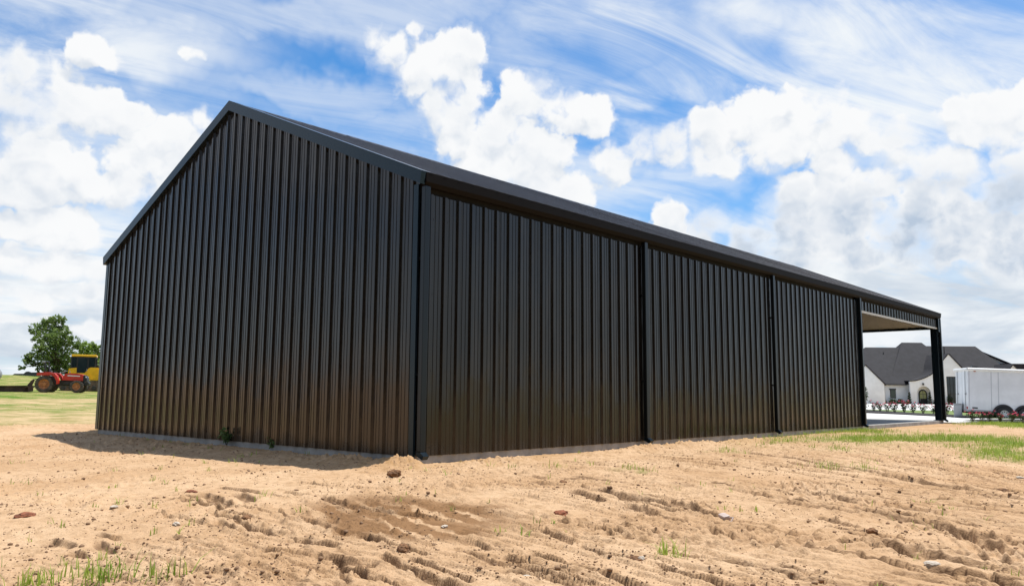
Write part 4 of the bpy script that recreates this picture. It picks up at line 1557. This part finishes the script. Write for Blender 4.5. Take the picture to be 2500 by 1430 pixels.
def build_trailer():
    D = 40
    p = at(2060 + 1215 / 3.973, 1024, D)
    t = thing('cargo_trailer', 'white enclosed cargo trailer with riveted side and two wheels behind rose bushes', 'trailer', (p[0], p[1], -.25), R(30), None, R(2.2))
    t.location.z = -.19
    L, Wd, z0, z1 = 5.2, 2.0, .52, 2.58
    WH = mat('white_trailer_skin', (.76, .77, .79), .35, var=.05, vscale=1.5)
    m = MB()
    # side with wheel cut-out standing in one prism, roof edge rounded
    m.bbox(0, L, 0, Wd, z0, z1 - .02, .035)
    body = m.build('body', WH, t)
    SEAM = mat('seam_grey', (.54, .55, .58), .4)
    for x in (.02, 1.02, 1.34, 2.9, 3.9, 4.9):
        m = MB()
        m.box(x, x + .035, -.006, .0, z0 + .06, z1 - .14)
        for zz in np.arange(z0 + .12, z1 - .2, .115):
            m.box(x + .010, x + .024, -.011, -.005, zz, zz + .014)
        m.build('riveted_seam', SEAM, body)
    for y in np.arange(.03, Wd, .9):
        MB().box(-.006, .0, y, y + .03, z0 + .06, z1 - .14).build('riveted_seam', SEAM, body)
    m = MB()
    m.tube([(-.03, -.01, z1 - .04), (L + .02, -.01, z1 - .04)], .075, 12)
    m.tube([(-.03, Wd + .01, z1 - .04), (L + .02, Wd + .01, z1 - .04)], .075, 12)
    m.tube([(-.02, -.03, z1 - .04), (-.02, Wd + .03, z1 - .04)], .075, 12)
    m.box(0, L, 0, Wd, z1 - .022, z1 + .03)
    m.build('roof_cap', M_WPAINT, t, True)
    m = MB()
    m.bbox(.35, .6, .5, .75, z1 + .03, z1 + .16, .03)
    m.build('roof_vent', M_BLACK, t)
    m = MB()
    m.box(-.02, L, -.012, .02, z0 - .06, z0 + .02)
    m.box(-.02, .05, .0, Wd, z0 - .08, z0 + .02)
    m.build('bottom_rail', mat('trailer_rail_grey', (.35, .35, .36), .5), t)
    m = MB()
    m.box(.05, L + 1.0, .25, .33, z0 - .16, z0 - .06)
    m.box(.05, L + 1.0, Wd - .33, Wd - .25, z0 - .16, z0 - .06)
    for x in (1.55, 2.5):
        m.tube([(x, .1, .36), (x, Wd - .1, .36)], .04, 8)
    m.build('chassis', M_IRON, t)
    for x in (.25, 2.6, 4.9):
        MB().bbox(x, x + .10, -.03, -.002, z1 - .16, z1 - .12, .01).build('marker_light', mat('amber_lens', (.5, .12, .02), .3), t)
    for y in (.35, 1.55):
        m = MB()
        m.tube([(-.045, y, z0 + .02), (-.045, y, z1 - .12)], .018, 6)
        m.box(-.06, -.006, y - .05, y + .05, z0 + .75, z0 + .83)
        m.build('lock_bar', M_GREY, t)
    MB().bbox(-.02, -.002, .12, .30, z0 + .05, z0 + .16, .008).build('tail_light', mat('red_lens', (.35, .015, .012), .3), t)
    m = MB()
    m.box(.16, .40, -.02, -.002, z0 + .08, z0 + .14)
    m.build('marker_plate', M_BLACK, t)
    for x in (1.55, 2.5):
        # fender: a ring segment
        vs, fs = [], []
        n = 16
        for i in range(n + 1):
            a = math.pi * i / n
            for r, y in ((.42, -.02), (.50, -.02), (.50, .02), (.42, .02)):
                vs.append((x + r * math.cos(a), y - .03, .36 + r * math.sin(a)))
        for i in range(n):
            for j in range(4):
                fs.append((4 * i + j, 4 * i + (j + 1) % 4, 4 * i + 4 + (j + 1) % 4, 4 * i + 4 + j))
        fn = MB().add(vs, fs)
        n0 = len(fn.v)
        arc = [(x + .46 * math.cos(math.pi * i / n), .36 + .46 * math.sin(math.pi * i / n)) for i in range(n + 1)]
        fn.prism(arc, -.010, .01)
        fn.build('fender', mat('dark_wheel_well', (.03, .03, .032), .7), t)
        for y in (-.09, Wd + .02):
            w = MB()
            w.lathe([(.20, -.09), (.28, -.10), (.345, -.08), (.36, -.04), (.36, .04), (.345, .08), (.28, .10), (.20, .09)], (x, y, .36), 'y', 28)
            ty = w.build('tyre', mat('black_tyre_rubber', (.022, .022, .023), .85, bump=.2), t, True)
            w = MB()
            w.lathe([(.215, -.092), (.205, -.10), (.195, -.06), (.17, -.045), (.09, -.07), (.06, -.10), (.0, -.10)], (x, y, .36), 'y', 28)
            rim = w.build('rim', mat('white_spoke_rim', (.62, .62, .62), .35), t, True)
            for i in range(8):
                a = 2 * math.pi * i / 8
                MB().lathe([(.0, -.070), (.027, -.069), (.027, -.050)], (x + .14 * math.cos(a), y, .36 + .14 * math.sin(a)), 'y', 8).build('rim_hole', M_BLACK, rim)
    return t


build_trailer()
m = MB()
p = at(2060 + 1107 / 3.973, 1000, 41)
m.bbox(-.19, .19, -.15, .15, -.05, .62, .02)
m.box(-.21, .21, -.17, .17, .62, .66)
o = thing('utility_box', 'grey metal utility box standing at the end of the white trailer', 'utility box', (p[0], p[1], -.02), RZ - R(28))
m.build('cabinet', mat('utility_grey', (.42, .44, .46), .5), o)
MB().box(-.15, .15, -.160, -.152, .05, .55).build('door', mat('utility_door_grey', (.50, .52, .54), .5), o)

# ------------------------------------------------------------------ planting by the house and the drive
M_ROSE = foliage('rose_leaves', (.028, .050, .018), (.075, .115, .035), 9.)
M_PINK = mat('pink_rose_petals', (.62, .035, .10), .6, col2=(.75, .10, .20), vscale=20)


def rose_bush(seed, h, w):
    g = np.random.default_rng(seed)
    t = thing('rose_bush', 'x', 'rose bush', (0, 0, 0), 0, 'pink rose bushes in the mulch beds')
    m = MB()
    tips = []
    for i in range(9):
        a, r = g.uniform(0, 6.28), g.uniform(.2, 1.) * w * .5
        q = (r * math.cos(a), r * math.sin(a), h * g.uniform(.7, 1.))
        tips.append(q)
        m.tube([(q[0] * .1, q[1] * .1, -.05), (q[0] * .6, q[1] * .6, h * .5), q], [.010, .008, .005], 5)
    m.build('stem', M_BARK, t)
    pts = []
    for _ in range(170):
        q = tips[g.integers(9)]
        f = g.uniform(.3, 1.)
        pts.append(np.array([q[0] * f, q[1] * f, q[2] * f]) + g.normal(size=3) * .055)
    leaf_cloud('leaves', pts, .05, M_ROSE, t, seed)
    pts = []
    for q in tips[:7]:
        c = np.array(q) + g.normal(size=3) * .04
        for _ in range(9):
            pts.append(c + g.normal(size=3) * .030)
    leaf_cloud('blossoms', pts, .045, M_PINK, t, seed + 50)
    return t


protos = []
for i, (a, b, hh) in enumerate([(215, 1195, .75), (293, 1205, .55), (355, 1208, .62), (425, 1212, .62), (495, 1217, .75), (585, 1215, .72), (672, 1222, .62), (770, 1226, .56), (870, 1232, .55), (1000, 1240, .62), (1105, 1250, .52)]):
    LB = ['pink rose bush right beside the barn wall corner, in the far bed', 'small rose bush with few blooms, second from the barn wall in the far bed', 'rose bush below the shaded return of the house wing, third in the far bed',
          'rose bush straight below the small house window, fourth in the far bed', 'tallest bright pink rose bush in the far bed, between house window and arch', 'pink rose bush just left of the potted topiary, sixth in the far bed',
          'pink rose bush under the potted spiral topiary beside the arched door', 'sparse rose bush directly below the arched house door', 'rose bush just left of the black porch post, in the far bed',
          'pale rose bush just right of the black porch post', 'last small rose bush of the far bed, under the grey utility box']
    q = on_z(2060 + a / 3.973, 700 + b / 3.972, -.05)
    if i < 4:
        t = rose_bush(20 + i, hh, .75)
        t.location = (q[0], q[1], -.03)
        t['label'] = LB[i]
        protos.append((t, hh))
    else:
        c = copy_thing(protos[i % 4][0], (q[0], q[1], -.03), i * 1.3, LB[i])
        f = hh / protos[i % 4][1]
        c.scale = (f, f, f)
for i, (a, b, f) in enumerate([(1250, 1303, .74), (1335, 1302, .62), (1420, 1304, .62), (1515, 1312, .60), (1630, 1312, .70), (1735, 1312, .56)]):
    LB = ['pink rose bush at the near end of the bed in front of the trailer', 'rose bush second in the bed in front of the white trailer', 'rose bush just left of the first trailer wheel', 'rose bush covering the first trailer wheel',
          'large rose bush between the two trailer wheels', 'rose bush partly covering the second trailer wheel']
    q = on_z(2060 + a / 3.973, 700 + b / 3.972, -.06)
    c = copy_thing(protos[(i + 2) % 4][0], (q[0], q[1], -.05), i * 2.1 + 1, LB[i])
    c.scale = (f, f, f)


def spiral_topiary(a, b, h, label, pot=True):
    D = 124
    k = D / FPX / 3.973
    p = at(2060 + a / 3.973, 700 + b / 3.972, D)
    t = thing('spiral_topiary', label, 'topiary', (p[0], p[1], -.24), RZ, 'spiral topiaries at the house front')
    g = np.random.default_rng(int(a))
    m = MB()
    m.tube([(0, 0, 0), (0, 0, h)], .03, 6)
    m.build('stem', M_BARK, t)
    if pot:
        MB().lathe([(.0, .0), (.20, .0), (.27, .42), (.30, .44), (.30, .50), (.0, .48)], (0, 0, 0), 'z', 20).build('pot', mat('dark_planter', (.03, .03, .032), .7), t)
    z0 = .5 if pot else .1
    pts = []
    for i in range(520):
        f = i / 520.
        w = f * 2 * math.pi * 4
        r = (.34 * (1 - f) + .05)
        c = np.array([r * .55 * math.cos(w), r * .55 * math.sin(w), z0 + (h - z0) * f])
        pts.append(c + g.normal(size=3) * np.array([.09, .09, .05]) * (1.2 - f))
    leaf_cloud('foliage', pts, .075, M_SHRUB, t, int(a))


spiral_topiary(641, 1147, 1.95, 'potted spiral topiary on the window side of the arched house door')
spiral_topiary(839, 1150, 1.95, 'potted spiral topiary on the tall-window side of the arched house door')
spiral_topiary(250, 1136, 1.55, 'spiral topiary planted against the gable wing near the barn', False)


def shrub(a, b, w, h, label, D=124.5, seed=1, n=420):
    p = at(2060 + a / 3.973, 700 + b / 3.972, D)
    t = thing('garden_shrub', label, 'shrub', (p[0], p[1], -.25), RZ, 'shrubs along the house wall')
    g = np.random.default_rng(seed)
    m = MB()
    for i in range(5):
        x = g.uniform(-.4, .4) * w
        m.tube([(x * .3, 0, -.05), (x, g.uniform(-.2, .2) * w, h * .7)], [.03, .012], 5)
    m.build('stem', M_BARK, t)
    c = []
    for _ in range(n // 10):
        q = g.normal(size=3)
        q /= np.linalg.norm(q)
        q = q * np.array([w * .45, w * .35, h * .45]) * g.uniform(.4, 1.05) + np.array([0, 0, h * .55])
        c.append(q + g.normal(size=(10, 3)) * .09)
    leaf_cloud('leaves', np.vstack(c), .10, M_SHRUB, t, seed)


shrub(385, 1143, .9, .75, 'small shrub between the shaded wing return and the house window', seed=31)
shrub(475, 1145, 1.5, .95, 'wide silvery shrub under the small house window', seed=32)
shrub(550, 1146, 1.0, .9, 'rounded shrub between the house window and the entry wall', seed=33)
shrub(604, 1148, .5, .4, 'tiny shrub at the corner of the entry wall', seed=34, n=160)
shrub(878, 1160, .9, .8, 'shrub behind the black porch post beside the entry arch', seed=35)
shrub(1020, 1178, 1.5, 1.5, 'leafy shrub in front of the tall dark house window', seed=36)
shrub(200, 1120, 1.1, 3.0, 'tall slim bush just showing past the barn wall corner', D=112, seed=37, n=800)
shrub(290, 1142, .4, .35, 'little shrub between the spiral topiary and the shaded wing return', seed=38, n=120)

# ------------------------------------------------------------------ grass, weeds, clods


def blades(name, X, Y, H, seed, m, wid=.0042, lean=.7):
    """bent grass blades rooted at X, Y with heights H"""
    g = np.random.default_rng(seed)
    n = len(X)
    Z = ground_z(X, Y) - .01
    a = g.uniform(0, 2 * math.pi, n)
    l = np.abs(g.normal(0, lean, n)) * H
    dx, dy = np.cos(a) * l, np.sin(a) * l
    px, py = -np.sin(a), np.cos(a)
    w = wid * g.uniform(.7, 1.4, n)
    V = np.zeros((n, 5, 3))
    V[:, 0] = np.stack([X - px * w, Y - py * w, Z], 1)
    V[:, 1] = np.stack([X + px * w, Y + py * w, Z], 1)
    V[:, 2] = np.stack([X + dx * .35 + px * w * .8, Y + dy * .35 + py * w * .8, Z + H * .6], 1)
    V[:, 3] = np.stack([X + dx * .35 - px * w * .8, Y + dy * .35 - py * w * .8, Z + H * .6], 1)
    V[:, 4] = np.stack([X + dx, Y + dy, Z + H * .95], 1)
    b = np.arange(n)[:, None] * 5
    F = np.concatenate([b + np.array([[0, 1, 2]]), b + np.array([[0, 2, 3]]), b + np.array([[3, 2, 4]])])
    me = np_mesh(name, V.reshape(-1, 3), F)
    return link(name, me, m)


M_GRASS = foliage('grass_blades', (.20, .31, .03), (.40, .49, .09), 2.)
g = np.random.default_rng(77)
GX, GY, GH = [], [], []
for p, a, b, s in PATCHES:
    area = abs(a[0] * b[1] - a[1] * b[0]) * math.pi
    dist = math.hypot(p[0] - EYE[0], p[1] - EYE[1])
    nt_ = int(min(700, max(8, area * s * s * 34)))
    t = g.normal(0, .5, (nt_, 2))
    cx, cy = p[0] + a[0] * t[:, 0] + b[0] * t[:, 1], p[1] + a[1] * t[:, 0] + b[1] * t[:, 1]
    keep = fbm(cx * 1.7, cy * 1.7, 401, 3) + g.uniform(-.12, .12, nt_) > .62 - .35 * s
    for x, y in zip(cx[keep], cy[keep]):
        kb = g.integers(4, 13)
        sp = .04 + .07 * s
        GX.append(x + g.normal(0, sp, kb)), GY.append(y + g.normal(0, sp, kb)), GH.append(g.uniform(.05, .15, kb) * (1.25 if dist < 9 else 1.))
# stray tufts over the whole yard
for _ in range(420):
    r, w = g.uniform(6.2, 24) ** 1., g.uniform(-R(36), R(36))
    x, y = EYE[0] + r * math.sin(YAW + w), EYE[1] + r * math.cos(YAW + w)
    if -BW - .1 < x < .1 and -.05 < y < BL + .2:
        continue
    if fbm(np.array([x * .5]), np.array([y * .5]), 411, 3)[0] < .46:
        continue
    kb = g.integers(2, 8)
    GX.append(x + g.normal(0, .025, kb)), GY.append(y + g.normal(0, .025, kb)), GH.append(g.uniform(.03, .11, kb))
# weeds of grass along the field edge and the far green strip
n = 26000
x, y = g.uniform(-75, -14, n), g.uniform(-12, 30, n)
st, gr = field_w(x, y)
near = np.hypot(x - EYE[0], y - EYE[1])
keep = (gr * st > g.uniform(.1, 1.1, n)) & (near < 80)
GX.append(x[keep]), GY.append(y[keep]), GH.append(g.uniform(.04, .09, keep.sum()))
tag(blades('grass', np.concatenate(GX), np.concatenate(GY), np.concatenate(GH), 5, M_GRASS), kind='stuff', label='thin green grass sprouting in patches from the sand', cat='grass')


def weed(u, v, h, label, seed):
    q = drop(u, v, -.1)
    t = thing('weed_plant', label, 'weed', (q[0], q[1], q[2]), 0, 'weeds along the gable slab')
    g = np.random.default_rng(seed)
    m = MB()
    pts = []
    for i in range(6):
        a, r = g.uniform(0, 6.28), g.uniform(.1, .5) * h
        e = (r * math.cos(a), r * math.sin(a), h * g.uniform(.55, 1.))
        m.tube([(0, 0, -.02), (e[0] * .5, e[1] * .5, e[2] * .6), e], [.006, .005, .003], 5)
        for f in (.4, .6, .75, .9, 1.):
            for _ in range(3):
                pts.append(np.array(e) * f + g.normal(size=3) * .03)
    m.build('stem', M_SHRUB, t)
    leaf_cloud('leaves', pts, .045, foliage('weed_leaves', (.09, .16, .05), (.18, .26, .08), 6.) if 'weed_leaves' not in MATS else MATS['weed_leaves'], t, seed)


weed(553, 1090, .36, 'tallest leafy green weed, midway along the shaded gable slab', 1)
weed(252, 1054, .22, 'low weed at the far corner of the gable slab', 2)
weed(286, 1055, .26, 'bushy weed beside the low one near the far gable corner', 3)
weed(668, 1099, .2, 'spreading weed in the shade between the tall weed and the near barn corner', 4)
weed(612, 1085, .16, 'thin weed just past the tall weed against the gable slab', 5)

CLOD_BM = []


def lump(seed, r, squash):
    bm = bmesh.new()
    bmesh.ops.create_icosphere(bm, subdivisions=3, radius=1)
    g = np.random.default_rng(seed)
    o = g.uniform(0, 50, 3)
    co = np.array([v.co[:] for v in bm.verts])
    d = 1 + .55 * (fbm(co[:, 0] * 1.6 + o[0], co[:, 1] * 1.6 + co[:, 2] * 1.3 + o[1], seed, 4, .62) - .5) + .5 * (fbm(co[:, 0] * 4 + o[2], co[:, 2] * 4 + co[:, 1] * 3, seed + 3, 2) - .5)
    co = co * d[:, None] * np.array([1.25, .9, squash]) * r
    m = MB()
    m.add(co, [[v.index for v in f.verts] for f in bm.faces])
    bm.free()
    return m


M_CLOD = mat('damp_clay_clod', (.19, .095, .042), .95, var=.35, vscale=18, bump=.6, bscale=60)
M_CLODR = mat('red_clay_clod', (.22, .075, .035), .95, var=.35, vscale=18, bump=.6, bscale=60)
M_STONE = mat('pale_stone', (.45, .385, .31), .8, var=.15, vscale=12, bump=.3)
for i, (u, v, r, sq, mt, nm, lb) in enumerate([
    (962, 1166, .085, .75, M_CLOD, 'dirt_clod', 'dark brown dirt clod lying just in front of the near barn corner'),
    (1370, 1259, .075, .6, M_CLODR, 'dirt_clod', 'reddish crumbly dirt clod right of the damp patch'),
    (1552, 1361, .07, .6, M_CLOD, 'dirt_clod', 'dark clod with a pale pebble beside it near the picture bottom'),
    (62, 1261, .085, .35, M_CLODR, 'dirt_clod', 'flat orange-brown clod alone on the sand at the far left'),
    (468, 1202, .06, .4, M_CLODR, 'dirt_clod', 'small flat orange clod left of the damp patch'),
    (1375, 1181, .05, .6, M_CLOD, 'dirt_clod', 'brown clod at the head of the parallel track cuts'),
    (2450, 1200, .075, .6, M_CLOD, 'dirt_clod', 'round clod at the far right beside the long rut'),
    (985, 1350, .06, .7, M_CLOD, 'dirt_clod', 'dark upright clod below the damp patch'),
    (2130, 1302, .05, .7, M_CLOD, 'dirt_clod', 'small clod above the deep rut at the right'),
    (600, 1268, .05, .6, M_CLOD, 'dirt_clod', 'small dark clod lower left of the damp patch'),
    (1285, 1399, .045, .6, M_STONE, 'pale_stone', 'white stone lying near the bottom middle of the sand'),
    (430, 1281, .035, .6, M_STONE, 'pale_stone', 'small white stone on the smooth sand left of the damp patch'),
    (1565, 1364, .03, .7, M_STONE, 'pale_stone', 'pale pebble touching a dark clod'),
    (2275, 1376, .05, .5, M_STONE, 'pale_stone', 'pale stone beside the deep rut at lower right'),
    (1085, 1291, .03, .5, M_STONE, 'pale_stone', 'tiny white pebble inside the damp patch'),
    (2490, 1170, .05, .5, M_STONE, 'pale_stone', 'pale stone at the right edge of the yard'),
    (278, 1241, .04, .4, M_STONE, 'pale_stone', 'flat cream stone on the left sand'),
]):
    q = drop(u, v, -.4)
    o = lump(200 + i, r, sq).build(nm, mt, None, False)
    o.location = (q[0], q[1], q[2] + r * sq * .35)
    o.rotation_euler = (0, 0, i * 1.7)
    tag(o, lb, 'stone' if nm == 'pale_stone' else 'clod', 'pale stones' if nm == 'pale_stone' else 'loose clods')
q = drop(1770, 1268, -.4)
m = MB()
m.bbox(-.07, .05, -.04, .04, -.02, .045, .02)
m.tube([(.04, .02, .02), (.09, .04, .03), (.11, .0, .0), (.07, -.03, .0)], .010, 6)
o = m.build('plastic_scrap', mat('dirty_white_plastic', (.46, .36, .31), .5, var=.15, vscale=10), None, True)
o.location = (q[0], q[1], q[2] + .01)
o.rotation_euler = (.2, .15, -.5)
tag(o, 'dirty pinkish-white plastic scrap lying in the track cuts', 'scrap')

# crumbs of soil strewn over the yard
g = np.random.default_rng(99)
ico = bmesh.new()
bmesh.ops.create_icosphere(ico, subdivisions=1, radius=1)
iv = np.array([v.co[:] for v in ico.verts])
jf = np.array([[v.index for v in f.verts] for f in ico.faces])
ico.free()
N = 30000
r = 6.0 + 17 * g.uniform(0, 1, N) ** 1.35
w = g.uniform(-R(37), R(37), N)
x, y = EYE[0] + r * np.sin(YAW + w), EYE[1] + r * np.cos(YAW + w)
cl = fbm(x * .8 + 3, y * .8 - 8, 21, 3) * .6 + fbm(x * 3, y * 3, 23, 3) * .4
cl = cl + .16 * ss(1.3, .4, np.maximum(x, -y)) * (y < 12)
out = ~((x > -BW - .1) & (x < .06) & (y > -.06) & (y < BL + .2)) & (cl + g.uniform(-.1, .1, N) > .47) & (x > -15)
x, y = x[out], y[out]
sz = np.minimum(.0040 * g.pareto(2.6, len(x)) + .0048, .022)
zz = ground_z(x, y) + sz * .2
jit = 1 + g.uniform(-.3, .3, (len(x), len(iv)))
V = iv[None] * jit[..., None] * sz[:, None, None] * np.array([1.2, 1., .75])
V = V + np.stack([x, y, zz], 1)[:, None, :]
F = jf[None] + (np.arange(len(x)) * len(iv))[:, None, None]
me = np_mesh('soil_crumbs', V.reshape(-1, 3), F.reshape(-1, 3))
tag(link('soil_crumbs', me, mat('soil_crumb', (.36, .225, .13), .95, col2=(.19, .11, .06), vscale=1.5)), 'small crumbs of brown soil strewn over the sandy yard', 'soil', kind='stuff')
